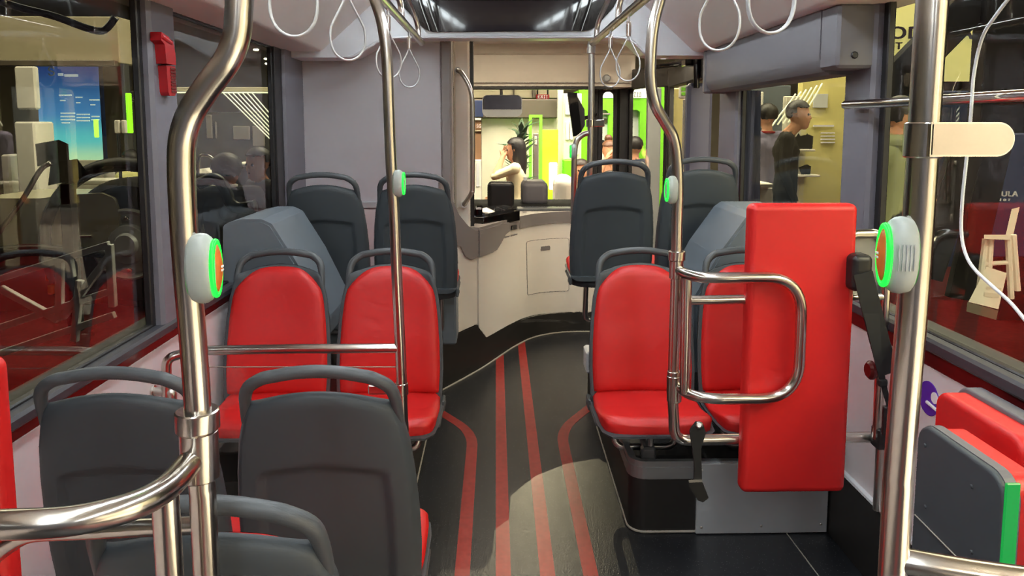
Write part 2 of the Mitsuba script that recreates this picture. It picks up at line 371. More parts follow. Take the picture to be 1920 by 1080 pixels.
# the cab wall: a run of three panels that curves across the front
CAB = spline([V(-.345, 4.19, 0), V(-.309, 4.241, 0), V(-.105, 4.60, 0), V(.108, 5.05, 0), V(.268, 5.29, 0), V(.472, 5.41, 0), V(.70, 5.43, 0), V(1.0, 5.43, 0)], 8)[:, :2]
seg = np.linalg.norm(np.diff(CAB, axis=0), axis=1); S = np.concatenate([[0], np.cumsum(seg)])
tan = np.gradient(CAB, axis=0); tan /= np.linalg.norm(tan, axis=1, keepdims=True); NRM = np.stack([tan[:, 1], -tan[:, 0]], 1)   # towards the passengers
def cabpt(s, z, t):
    x, y = (np.interp(s, S, CAB[:, i] + 0) for i in (0, 1)); nx, ny = (np.interp(s, S, NRM[:, i]) for i in (0, 1))
    return np.stack([x + nx * t, y + ny * t, z + 0 * s], -1)
def cab_s(px, py):
    "Where the pixel's ray meets the cab wall: (run along the wall, height)."
    d = ray(px, py)
    for i in range(len(CAB) - 1):
        a, b = CAB[i], CAB[i + 1]
        M = np.array([[d[0], -(b - a)[0]], [d[1], -(b - a)[1]]])
        if abs(np.linalg.det(M)) < 1e-9: continue
        t, u = np.linalg.solve(M, a)
        if 0 <= u <= 1 and t > 0: return (S[i] + u * seg[i], 1.53 + d[2] * t)
    raise ValueError((px, py))
def cab_panel(poly, t0, t1, rnd=0):
    g = poly if isinstance(poly, sg.Polygon) else sg.Polygon(poly)
    if rnd: g = g.buffer(-rnd).buffer(2 * rnd).buffer(-rnd)
    m = trimesh.creation.extrude_polygon(g, t1 - t0, engine='earcut')
    v, f = trimesh.remesh.subdivide_to_size(m.vertices, m.faces, .07, max_iter=12)
    w = cabpt(v[:, 0], v[:, 1], v[:, 2] + t0)
    m = trimesh.Trimesh(w, f); m.merge_vertices()
    if m.volume < 0: m.invert()
    return m
sA, sB, sC = cab_s(893, 520)[0], cab_s(970, 500)[0], S[-1]
zb = lambda px, py: cab_s(px, py)[1]
s0 = .02
struct('wall_cab', cab_panel([(s0, 0), (sC, 0), (sC, .15), (cab_s(1060, 585)[0], .155), (sB, .175), (sA, .29), (s0, .30)], -.03, .012), 'plinth_black', 'black plinth curving along the driver cab')
edge = [V(*cabpt(np.array(s), .004, .016)) for s in np.linspace(s0, sC - .1, 60)]
part('wall_cab', 'edge_trim', tube(edge, .006, 6), 'floor_trim', True, label='pale edge strip on the floor')
cabt = thing('driver_cab_front', 'cream and grey panelled front of the driver cab with a hatch door', 'cabinet')
part(cabt, 'side_panel', cab_panel([(s0, .30), (sA - .004, .30), (sA - .004, .885), (s0, .90)], -.03, .008, .004), 'cream_panel')
G = [cab_s(*q) for q in ((834, 340), (842, 372), (856, 402), (872, 422), (885, 431), (892, 433))]
Gb = [cab_s(*q) for q in ((892, 482), (880, 487), (868, 480), (860, 462))]
part(cabt, 'side_trim', cab_panel([(s0, G[0][1])] + G + [(sA - .004, G[-1][1] - .0)] + [(sA - .004, Gb[0][1])] + Gb[1:] + [(s0 + .01, Gb[-1][1] + .06), (s0, Gb[-1][1] + .09)], .006, .018, .006), 'trim_grey', label='dark grey curved trim')
doorP = [(sA + .004, cab_s(897, 612)[1]), cab_s(908, 632), (sB - .004, cab_s(968, 600)[1]), (sB - .004, .885), (sA + .004, .885)]
part(cabt, 'door', cab_panel(doorP, -.02, .016, .008), 'cream_panel')
gB = [(sA + .004, .887), (sB - .004, .887)] + [cab_s(*q) for q in ((968, 428), (950, 433), (942, 440), (934, 455), (926, 468), (916, 474))] + [(sA + .004, cab_s(896, 481)[1])]
kd = part(cabt, 'door_trim', cab_panel(gB, .012, .024, .004), 'trim_grey', label='dark grey top trim of the cab door')
part(cabt, 'lock', cab_panel([cab_s(*q) for q in ((952, 431), (962, 429), (962, 421), (952, 423))], .02, .03, .002), 'black_plastic', label='small black latch')
part(cabt, 'lettering', cab_panel([cab_s(*q) for q in ((939, 447), (951, 444), (951, 441), (939, 444))], .014, .0175), 'trim_grey', label='faint grey lettering on the cab door')
part(cabt, 'lettering', cab_panel([cab_s(*q) for q in ((953, 443.5), (966, 440), (966, 437.5), (953, 440.5))], .014, .0175), 'trim_grey')
part(cabt, 'front_panel', cab_panel([(sB + .004, .165), (cab_s(1050, 588)[0], .15), (sC, .145), (sC, .885), (sB + .004, .885)], -.02, .012, .004), 'cream_panel')
part(cabt, 'front_trim', cab_panel([(sB + .004, cab_s(974, 428)[1]), cab_s(1010, 421), (cab_s(1060, 417)[0], cab_s(1060, 417)[1]), (sC, cab_s(1060, 417)[1]), (sC, .895), (sB + .004, .89)], .008, .02, .004), 'trim_grey', label='dark grey upper band')
hp = sg.Polygon([cab_s(*q) for q in ((984, 453), (1066, 446), (1066, 545), (986, 553))]).buffer(-.02).buffer(.02)
part(cabt, 'hatch_seam', cab_panel(hp.buffer(.0022).difference(hp.buffer(-.001)), .010, .0135), 'trim_grey')
hk = part(cabt, 'hatch', cab_panel(hp.buffer(-.002), .008, .016), 'cream_panel', label='cream hatch door with rounded corners')
part(hk, 'pull', cab_panel([cab_s(*q) for q in ((1011, 462), (1029, 460), (1029, 468), (1011, 470))], .014, .019, .003), 'trim_grey', label='recessed pull')
# worktop along the cab
tops = cab_panel([(sA, .885), (sC, .885), (sC, .905), (sA, .905)], -.22, .02)
part(cabt, 'counter_top', tops, 'trim_grey')
# cab post, surround and its handrail
struct('trim_12', bx(-.255, -.16, 4.56, 4.64, .84, zt + .10, .012), 'cream_panel', 'cream door surround of the driver cab')
struct('trim_13', bx(at(880, 200, 4.62)[0], at(888, 200, 4.62)[0], 4.62, 4.66, .89, zt + .09, .003), 'black_plastic', 'black door post of the driver cab')
hr = [at(858, 132, 4.5), at(866, 138, 4.45), at(882, 168, 4.43), at(886, 210, 4.43), at(886, 345, 4.43), at(884, 362, 4.43), at(870, 384, 4.5)]
k = thing('cab_handrail', 'grey bent grab rail beside the driver cab opening', 'handrail')
part(k, 'rail', tube(spline(hr, 8), .014, 12), 'steel_brushed', True)
for q in ((858, 132), (870, 384)): part(k, 'foot', ring(at(*q, 4.5), at(*q, 4.565), .02), 'steel_brushed')

# ================================================================== SEATS
def half_w(z):
    return np.interp(z, [-.12, -.05, 0, .1, .2, .3, .38, .43, .46, .49, .53], [.19, .203, .210, .214, .212, .205, .195, .183, .172, .160, .15])
def lean(z): return -.010 - .165 * z
def shell_mesh():
    R, Cn = 64, 44
    u = np.linspace(-1, 1, Cn)[None, :]; v = np.linspace(0, 1, R)[:, None]
    ztop = .512 - .034 * u ** 2
    z0 = -.095 + .012 * np.abs(u) ** 6
    z = z0 + v * (ztop - z0); x = u * half_w(z)
    yc = lean(z) + .018 * u ** 2 + .012 * np.abs(u) ** 8
    ed = np.clip(np.minimum((1 - np.abs(u)) * 18, np.minimum(v * 24, (1 - v) * 24)), 0, 1) ** .5
    t = .007 + .013 * ed
    arch = .335 - .045 * u ** 2
    ss = lambda e0, e1, q: np.clip((q - e0) / (e1 - e0), 0, 1) ** 2 * (3 - 2 * np.clip((q - e0) / (e1 - e0), 0, 1))
    rec = ss(.72, .66, np.abs(u)) * ss(0, -.012, z - arch) * ss(-.075, -.06, z)
    yb = yc - t + .011 * rec
    return grid_solid(np.stack([x, yc + t * .8, z], -1), np.stack([x, yb, z], -1))
def handle_mesh():
    pts = []
    for sx, z in ((-.176, .40), (-.172, .455), (-.160, .515)): pts.append(V(sx, lean(z) + {.40: .026, .455: .020, .515: .008}[z], z))
    top = [V(x, lean(.56), .562 - .022 * (x / .14) ** 2) for x in np.linspace(-.125, .125, 9)]
    p = pts + top + [V(-q[0], q[1], q[2]) for q in pts[::-1]]
    p = spline(p, 5)
    n = len(p); i = np.minimum(np.arange(n), n - 1 - np.arange(n)) / 9.0
    return tube(p, .006 + .009 * np.clip(i, 0, 1) ** .7, 14, flat=.95)
def pad_mesh():
    R, Cn = 44, 40
    u = np.linspace(-1, 1, Cn)[None, :]; v = np.linspace(0, 1, R)[:, None]
    ztop = .505 - .018 * u ** 2 - .075 * np.abs(u) ** 5
    z = .004 + v * (ztop - .004); x = u * (half_w(z) - .009)
    yc = lean(z) + .018 * u ** 2 + .010
    b = (1 - np.abs(u) ** 7) ** .5 * np.clip(1 - np.abs(2 * v - 1) ** 12, 0, 1) ** .5
    y = yc + .004 + .032 * b + .006 * np.exp(-((z - .20) / .10) ** 2) * (1 - u ** 2)
    return grid_solid(np.stack([x, y, z], -1), np.stack([x, yc - .004 + 0 * z, z], -1))
def cushion_mesh():
    R, Cn = 40, 40
    u = np.linspace(-1, 1, Cn)[None, :]; v = np.linspace(0, 1, R)[:, None]
    wv = np.interp(v, [0, .3, .75, .9, .96, 1], [.200, .207, .207, .200, .190, .165])
    y = .008 + v * .350 - .012 * np.abs(u) ** 4 * v
    top = .002 - .012 * np.sin(v * PI) + .045 * np.clip(v - .40, 0, 1) - .034 * np.clip((v - .84) / .16, 0, 1) ** 2.2
    top = top + .012 * np.abs(u) ** 3 - .022 * np.abs(u) ** 12 + .016 * np.exp(-v * 30)
    x = u * wv
    return grid_solid(np.stack([x, y, top], -1), np.stack([x * .97, y - .004 * v, np.minimum(-.030 + 0 * top, top - .006) - .004], -1))
def pan_mesh():
    R, Cn = 24, 24
    u = np.linspace(-1, 1, Cn)[None, :]; v = np.linspace(0, 1, R)[:, None]
    wv = np.interp(v, [0, .3, .75, .92, 1], [.205, .214, .214, .205, .175])
    y = -.045 + v * .412
    x = u * wv; zt = -.030 - .004 * np.clip((v - .8) / .2, 0, 1) ** 2 + 0 * x
    e = np.clip(np.minimum((1 - np.abs(u)) * 8, (1 - v) * 8), 0, 1)
    return grid_solid(np.stack([x, y + 0 * x, zt], -1), np.stack([x * .98, y + 0 * x, zt - .008 - .014 * e], -1))
def hinge_mesh(s):
    return cat([bx(s * .205, s * .219, -.045, .03, -.070, -.025, .004), ring(V(s * .2, -.01, -.048), V(s * .222, -.01, -.048), .010), bx(s * .206, s * .216, .0, .22, -.056, -.042, .003)])
def leg_mesh(h):
    a = tube(fillet([V(-.12, .06, -.09), V(-.12, .10, -.09 - h), V(.12, .10, -.09 - h), V(.12, .06, -.09)], .04), .014, 10)
    return a
SEAT = {'backrest': mikit.ply(shell_mesh(), 'seat_plastic', 50), 'backrest__grab_handle': mikit.ply(handle_mesh(), 'handle_plastic', True),
        'back_pad': mikit.ply(pad_mesh(), 'red_leather', 60), 'seat_cushion': mikit.ply(cushion_mesh(), 'red_leather', 60),
        'seat_pan': mikit.ply(pan_mesh(), 'seat_plastic', 50), 'hinge': mikit.ply(hinge_mesh(1), 'handle_plastic', 35), 'hinge_001': mikit.ply(hinge_mesh(-1), 'handle_plastic', 35)}
def seat(x, y, z, yaw, label, group, leg=0.0):
    k = thing('bus_seat', label, 'seat', group)
    M = mi.ScalarTransform4f(rotz(yaw, (x, y, z)))
    for n, dct in SEAT.items():
        scene[k + '__' + n] = {**dct, 'to_world': M}
    if leg > 0:
        scene[k + '__leg_frame'] = {**mikit.ply(leg_mesh(leg), 'steel_brushed', 40), 'to_world': M}
    for n, lb in (('backrest', 'dark charcoal plastic backrest shell'), ('backrest__grab_handle', 'charcoal loop handle'), ('back_pad', 'red leather pad'), ('seat_cushion', 'red leather cushion')):
        labels[k + '__' + n] = {'label': lb}
    return k
GF, GR = 'forward facing bus seats', 'rear facing red bus seats'
seat(-.395, 1.705, .43, 0, 'near charcoal bus seat back in the left aisle row, seen from behind', GF, .28)
seat(-.845, 1.705, .43, 0, 'near charcoal bus seat back by the left window with its handle before the sill', GF, .28)
seat(-.435, 1.155, .415, 0, 'closest bus seat with only its grey handle and red top edge at the lower left', GF, .28)
seat(-.428, 2.93, .455, PI, 'red bus seat on the left side of the aisle, crossed by a steel pole', GR, .1)
seat(-.878, 2.93, .455, PI, 'red bus seat at the left window behind the horizontal rail', GR, .1)
seat(.588, 2.93, .455, PI, 'red bus seat on the right side of the aisle beside the looped rail', GR, .1)
seat(1.028, 2.93, .455, PI, 'red bus seat at the right window, half hidden by the tall red pad', GR, .1)
seat(-.412, 3.80, .725, 0, 'far charcoal bus seat back on the left aisle in front of the partition', GF, .2)
seat(-.862, 3.80, .725, 0, 'far charcoal bus seat back at the left window in front of the partition', GF, .2)
seat(.590, 3.78, .79, 0, 'far charcoal bus seat back on the right aisle in front of the windscreen', GF, .2)
seat(1.035, 3.80, .80, 0, 'far charcoal bus seat back at the right window beside the grey box', GF, .2)
# left pedestal of the far seats and wheel boxes
def podium(name, label, outline, h, rim_mat='floor_trim'):
    k = thing(name, label, 'wheel box')
    g = sg.Polygon(outline).buffer(-.06).buffer(.06, quad_segs=6)
    part(k, 'body', prism(g, h, 'xy', 0), 'plinth_black', 30)
    pts = np.array(g.exterior.coords)[:-1]
    lp = [V(x, y, .006) for x, y in pts]
    part(k, 'floor_strip', tube(lp, .0055, 6, closed=True), 'floor_trim', True, label='pale sealing strip along the floor')
    return k, g
kl, _ = podium('wheel_box', 'black wheel box under the left seats', [(XL + .01, 2.62), (-.345, 2.62), (-.345, 4.16), (XL + .01, 4.16)], .24)
kr, gR = podium('wheel_box', 'black wheel box under the right seats with a grey rim and aluminium plate', [(.50, 2.66), (1.20, 2.66), (1.235, 2.75), (1.235, 4.14), (.515, 4.14)], .235)
rim = gR.buffer(.004).intersection(sg.box(.4, 2.6, 1.3, 3.3)).difference(gR.buffer(-.035))
rimz = .235
part(kr, 'rim', prism(rim, .045, 'xy', rimz - .02), 'aluminium', 30, label='grey raised rim')
part(kr, 'rim', prism(gR.buffer(.002).intersection(sg.box(.4, 2.6, 1.3, 3.3)).difference(gR.buffer(-.02)), .03, 'xy', rimz + .018), 'aluminium', 30)
p0, p1 = at(1307, 868, 2.654), at(1548, 996, 2.654)
pl = part(kr, 'cover_plate', bx(p0[0], p1[0], 2.645, 2.66, p1[2], p0[2], .002), 'light_alu', label='aluminium cover plate with screws')
for (a, b) in ((1315, 989), (1427, 986), (1539, 983), (1316, 882)):
    q = at(a, b, 2.645); part(pl, 'screw', ring(q + V(0, .004, 0), q + V(0, -.004, 0), .005, .002, 10), 'steel_brushed')
q = at(1212, 815, 2.75)
part(kr, 'strut', cat([tube([q + V(-.02, .10, .02), q + V(0, 0, -.06)], .012, 8), tube([q + V(.035, .05, .03), q + V(.015, 0, -.06)], .012, 8), bx(q[0] - .02, q[0] + .035, 2.73, 2.77, q[2] - .10, q[2] - .045, .008)]), 'aluminium', label='grey metal seat strut')
# pedestal carrying the far rows: white risers behind the red seats
k = thing('seat_pedestal', 'pale pedestal under the far left seats', 'pedestal')
part(k, 'body', bx(XL + .005, -.215, 3.92, 4.16, .355, .66, .01), 'box_grey')
k = thing('seat_pedestal', 'pale pedestal under the far right seats', 'pedestal')
part(k, 'body', bx(.60, 1.235, 3.80, 4.10, .22, .66, .01), 'box_grey')
part(k, 'edge_cap', bx(at(1094, 625, 4.1)[0], at(1104, 625, 4.1)[0] + .1, 3.95, 4.10, .18, .30, .01), 'white_plastic')
# sloping grey boxes beside the walls, between the two rows
def slope_box(name, label, px, Y0, Y1, wall):
    pts = [at(*q, Y0)[[0, 2]] for q in px]
    g = sg.Polygon([tuple(p) for p in pts]).buffer(-.018).buffer(.018, quad_segs=5)
    k = thing(name, label, 'box')
    part(k, 'body', prism(g, Y1 - Y0, 'xz', Y0), 'box_grey', 40)
    g2 = g.buffer(-.012)
    part(k, 'front_panel', prism(g2, .006, 'xz', Y0 - .006), 'box_grey', 40)
slope_box('side_box', 'sloping grey plastic box at the left wall beside the far seats', [(418, 560), (418, 424), (428, 417), (455, 411), (490, 411), (510, 420), (560, 498), (612, 600), (612, 640), (418, 640)], 3.12, 3.62, 'left')
slope_box('side_box', 'sloping grey plastic box at the right wall behind the red pad', [(1500, 640), (1500, 398), (1412, 398), (1398, 408), (1345, 480), (1300, 560), (1300, 640)], 3.14, 3.60, 'right')

# ================================================================== HANDRAILS
R0 = .0175
def seq(pts, Y):
    return [at(p[0], p[1], p[2] if len(p) > 2 else Y) for p in pts]
# near left pole with its collar, curved rail and posts
YL = .98
k = thing('grab_pole', 'thick bent stainless pole nearest on the left, carrying a stop button', 'handrail')
polepts = seq([(449, -260), (449, -60), (448, 20), (443, 70), (425, 115), (388, 165), (358, 212), (343, 258), (340, 310), (343, 390), (350, 500), (363, 650), (371, 770), (378, 900), (387, 1080)], YL)
low_end = polepts[-1].copy(); low_end[2] = 0.0
part(k, 'pole', tube(spline(polepts + [low_end], 8), R0, 24), 'steel', True)
c0, c1, c2, c3 = at(369, 768, YL), at(371, 806, YL), at(372, 806, YL), at(376, 897, YL)
part(k, 'collar', ring(c0, c1, .0285), 'steel', 40, label='wide steel collar')
part(k, 'sleeve', ring(c2, c3, .025), 'steel', 40, label='steel sleeve below the collar')
curve = [at(374, 848, YL), at(352, 872, .955), at(318, 910, .90), at(270, 940, .86), at(205, 962, .83), at(120, 978, .81), at(0, 984, .80), at(-260, 990, .80)]
part(k, 'curved_rail', tube(spline(curve, 10), .0168, 24), 'steel', True, label='curved steel rail bending to the left')
pa = at(309, 920, .90); pb = pa.copy(); pb[2] = 0; pb[0] += .01
part(k, 'post', tube([pa, (pa + pb) / 2, pb], .0165, 20), 'steel', True, label='second steel post under the curved rail')
ca = [at(378, 984, YL), at(220, 992, 1.0), at(55, 999, 1.02), at(20, 1018, 1.03), at(-20, 1050, 1.05)]
part(k, 'cross_bar', tube(fillet(ca, .02), .0125, 16), 'steel', True, label='thin steel cross bar')
# near right pole
YR = .88
k = thing('grab_pole', 'thick straight stainless pole nearest on the right with a polished tab', 'handrail')
pr_ = seq([(1765, -260), (1748, 0), (1741, 100), (1716, 500), (1700, 700), (1686, 880), (1674, 1080)], YR)
e = pr_[-1].copy(); e[2] = 0
part(k, 'pole', tube(spline(pr_ + [e], 6), R0, 24), 'steel', True)
arm = [at(1682, 1050, YR), at(1750, 1062, .87), at(1850, 1078, .86), at(1990, 1096, .85), at(2300, 1130, .85)]
part(k, 'side_rail', tube(spline(arm, 8), .0165, 20), 'steel', True, label='steel rail leaving the pole to the right')
ta, tb = at(1733, 229, YR), at(1729, 296, YR)
part(k, 'clamp', ring(ta, tb, .0215), 'steel', 40, label='steel clamp ring')
g0, g1 = at(1740, 229, YR - .02), at(1894, 293, YR - .02)
tab = sg.box(g0[0], g1[2], g1[0] - .02, g0[2]).union(sg.Point(g1[0] - .0205, (g0[2] + g1[2]) / 2).buffer((g0[2] - g1[2]) / 2, quad_segs=12))
tm = prism(tab, .007, 'xz', YR - .027)
part(k, 'tab', tm, 'chrome', 30, label='polished flat tab with a round end')
part(k, 'tab_face', prism(tab.buffer(-.0022), .0016, 'xz', YR - .0286), 'steel', 30)
# thin middle-left pole with rail to the left wall
YM = 2.40
k = thing('grab_pole', 'slim stainless pole on the left standing before the red seats', 'handrail')
pm = seq([(650, -220), (690, -50), (703, 0), (713, 30), (721, 70), (726, 120), (729, 200), (733, 300), (739, 400), (745, 540), (752, 690), (755, 780), (757, 830)], YM)
e = pm[-1].copy(); e[2] = 0
part(k, 'pole', tube(spline(pm + [e], 6), R0, 18), 'steel', True)
rl = [at(746, 653, YM), at(560, 654, YM), at(390, 657, YM), at(345, 662, YM), at(312, 672, YM - .02), at(312, 755, YM - .02)]
part(k, 'rail', tube(fillet(rl, [0, 0, .05, .05, .09, 0], 10), .0155, 16), 'steel', True, label='horizontal rail to the left wall')
part(k, 'wall_fitting', cat([tube(fillet([at(323, 760, YM - .02), at(323, 735, YM - .02), at(278, 733, YM - .02)], .012), .014, 12), ring(at(290, 733, YM - .02), at(278, 733, YM - .02), .02)]), 'steel_brushed', True)
part(k, 'clamp', ring(at(752, 718, YM), at(753, 740, YM), .0225), 'steel', 40, label='steel clamp ring')
part(k, 'clamp_arm', obox(at(722, 729, YM), (.055, 0, 0), (0, .012, 0), (0, 0, .016), .004), 'steel', label='flat arm of the clamp')
gl0, gl1 = at(386, 688, YM), at(742, 688, YM)
pg = part(k, 'glass_panel', trimesh.Trimesh([gl0, gl1, (gl1[0], YM, .45), (gl0[0], YM, .45)], [[0, 1, 2], [0, 2, 3]], process=False), 'clear_glass', False, label='clear glass panel below the rail')
part(pg, 'edge', tube([gl0, gl1], .0016, 6), 'floor_trim', True)
# thin middle-right pole
YQ = 2.32
k = thing('grab_pole', 'slim bent stainless pole on the right in front of the red seats', 'handrail')
pq = seq([(1290, -230), (1250, -50), (1237, 0), (1227, 40), (1221, 90), (1220, 150), (1228, 195), (1246, 228), (1262, 258), (1269, 300), (1271, 360), (1269, 440), (1268, 520), (1265, 620), (1262, 740), (1263, 780)], YQ)
pq2 = fillet(seq([(1263, 770), (1264, 826), (1400, 823), (1560, 821), (1652, 819)], YQ), [0, .085, 0, 0, 0], 12)
part(k, 'pole', tube(np.vstack([spline(pq, 6), pq2[1:]]), R0, 18), 'steel', True)
part(k, 'clamp', cat([ring(at(1269, 470, YQ), at(1269, 488, YQ), .0265), ring(at(1268, 488, YQ), at(1268, 522, YQ), .0225)]), 'steel', 40, label='upper steel clamp')
part(k, 'clamp', cat([ring(at(1264, 695, YQ), at(1264, 704, YQ), .022), ring(at(1264, 704, YQ), at(1264, 752, YQ), .024)]), 'steel', 40, label='lower steel clamp')
lp = [at(1270, 505, YQ), at(1284, 513, YQ - .05), at(1310, 520, YQ - .09), at(1360, 521, YQ - .10), at(1505, 520, YQ - .10), at(1497, 748, YQ - .10), at(1340, 748, YQ - .10), at(1296, 742, YQ - .08), at(1270, 725, YQ)]
part(k, 'loop_rail', tube(fillet(lp, [0, .04, .05, .05, .125, .125, .05, .05, 0], 10), .0165, 18), 'steel', True, label='rounded loop rail swung out before the red pad')
part(k, 'inner_post', tube([at(1287, 521, YQ - .05), at(1286, 620, YQ - .05), at(1284, 738, YQ - .06)], .0165, 16), 'steel', True, label='second upright of the loop')
part(k, 'stub_rail', tube([at(1290, 563, YQ - .03), at(1406, 561, YQ - .03)], .0145, 16), 'steel', True, label='short rail stub behind the pad')
# far pole at the front, with its bent branch and tab
YF = 3.86
k = thing('grab_pole', 'far stainless pole between the windscreen and the right aisle seats', 'handrail')
pf = seq([(1109, 78), (1109, 170), (1106, 320), (1104, 460)], YF); e = pf[-1].copy(); e[2] = .735
part(k, 'pole', tube(spline(pf + [e], 4), .0165, 14), 'steel_brushed', True)
part(k, 'socket', ring(at(1109, 82, YF), at(1108, 101, YF), .022), 'steel_brushed', 40)
part(k, 'branch', tube(spline(seq([(1104, 249), (1092, 253), (1081, 265), (1077, 290), (1076, 340), (1075, 420)], YF), 6), .0145, 12), 'steel_brushed', True, label='bent branch of the pole')
part(k, 'tab', cat([ring(at(1107, 224, YF), at(1107, 238, YF), .022), obox(at(1119, 231, YF - .01), (.04, 0, 0), (0, .004, 0), (0, 0, .018), .003)]), 'chrome', 40, label='small polished tab')
# right wall: arched frame with belt holder, lower rail end
YB = 2.28
k = thing('wall_frame', 'arched steel frame at the right wall behind the red pad', 'handrail')
af = [at(1583, 470, YB), at(1590, 440, YB), at(1650, 437, YB), at(1668, 470, YB), at(1659, 560, YB), at(1650, 700, YB), at(1645, 822, YB)]
part(k, 'arch', tube(fillet(af, [0, .05, .06, .05, .03, .03, 0], 8), .0155, 14), 'steel', True)
part(k, 'cross_rail', tube([at(1575, 559, YB), at(1658, 556, YB)], .0125, 12), 'steel', True)
part(k, 'back_plate', prism([tuple(at(*q, YB)[[0, 2]]) for q in ((1586, 470), (1596, 446), (1640, 442), (1660, 470), (1655, 555), (1586, 555))], .006, 'xz', YB + .012), 'aluminium', label='flat metal plate in the arch')
part(k, 'wall_foot', cat([tube([at(1648, 818, YB), at(1664, 826, YB)], .0155, 12), bx(XR - .05, XR - .001, YB - .025, YB + .025, at(1650, 822, YB)[2] - .03, at(1650, 822, YB)[2] + .04, .006)]), 'black_plastic')
part(k, 'knob', ring(at(1640, 694, YB), at(1626, 694, YB), .03, .008), 'red_paint', label='dark red knob')
part(k, 'floor_post', tube([at(1652, 822, YB), V(*(at(1652, 822, YB)[:2]), .29)], .014, 12), 'steel', True)
# right wall rail across the near window
k = thing('window_rail', 'straight chromed rail running across the right windows', 'handrail')
wr0, wr1 = atx(1585, 197, XR - .055), atx(2050, 171, XR - .055)
part(k, 'rail', tube([wr0, wr1], .0145, 16), 'chrome', True)
part(k, 'foot', tube([wr0 + V(0, -.06, 0), wr0 + V(.045, -.06, 0)], .012, 12), 'chrome', True)
# overhead rails with brackets
RZ = 1.945
RAILX = (at(790, 88, 3.82)[0], at(1112, 86, 3.82)[0])
for i, (rx, lab) in enumerate(zip(RAILX, ('left', 'right'))):
    k = thing('overhead_rail', f'long stainless overhead rail above the {lab} side of the aisle', 'handrail')
    part(k, 'rail', tube([V(rx, -2.6, RZ), V(rx, 3.84, RZ)], .0165, 18), 'steel', True)
    s = -1 if i == 0 else 1
    for y in (-1.2, .4, 2.05, 3.05, 3.70):
        b = [V(rx, y, RZ), V(rx + s * .01, y - .01, RZ + .09), V(rx + s * .06, y - .10, RZ + .22), V(rx + s * .10, y - .16, CZ - .005)]
        part(k, 'bracket', tube(spline(b, 6), .0125, 12), 'chrome', True)
# hanging straps
STRAP = None
def strap(rx, y, yaw, label, swing=0.0):
    k = thing('hanging_strap', label, 'strap', 'white hanging straps')
    M = rotz(yaw, (rx, y, RZ))
    pts = []
    n = 40
    for i in range(n):
        a = i / n * 2 * PI
        x = .043 * math.sin(a) * (1 - .42 * math.cos(a)) ** .9 / 1.05
        z = -.082 - .078 - .088 * -math.cos(a) * -1 if False else -.168 + .083 * math.cos(a)
        pts.append(V(x * (1.0 if z < -.17 else max(.04, (-z - .083) / .087) ** .55), 0, z))
    loop = tube(pts, .0066, 8, closed=True, flat=.45, up0=(0, 1, 0))
    part(k, 'loop', place(loop, M), 'white_plastic', True, label='white teardrop loop')
    c = cat([ring(V(0, 0, -.088), V(0, 0, -.04), .0095), bx(-.009, .009, -.007, .007, -.05, -.034, .002)])
    part(k, 'clamp', place(c, M), 'chrome', 40, label='chrome clamp')
    hk = tube([V(.0205 * math.sin(t), 0, .0205 * math.cos(t)) for t in np.linspace(0, 2 * PI, 20, endpoint=False)], .0035, 6, closed=True, up0=(0, 1, 0))
    hk = cat([place(hk, rotz(PI / 2)), ring(V(0, 0, -.04), V(0, 0, -.018), .005)])
    hk = place(hk, rotz(0, (rx, y, RZ)))
    part(k, 'hook', hk, 'white_plastic', True)
lx, rx = RAILX
strap(lx, 1.42, .05, 'white strap loop nearest on the left overhead rail')
strap(lx, 1.93, .25, 'second white strap loop on the left overhead rail')
strap(lx, 2.65, .35, 'white strap loop half behind the slim left pole')
strap(lx, 3.28, .15, 'white strap loop at the far end of the left overhead rail')
strap(rx, 1.35, .1, 'white strap loop nearest on the right overhead rail')
strap(rx, 1.66, -.45, 'second white strap loop on the right overhead rail, seen before the grey duct')
strap(rx, 2.80, -.2, 'white strap loop left of the slim right pole')
strap(rx, 3.24, .1, 'white strap loop at the far end of the right overhead rail beside the far pole')

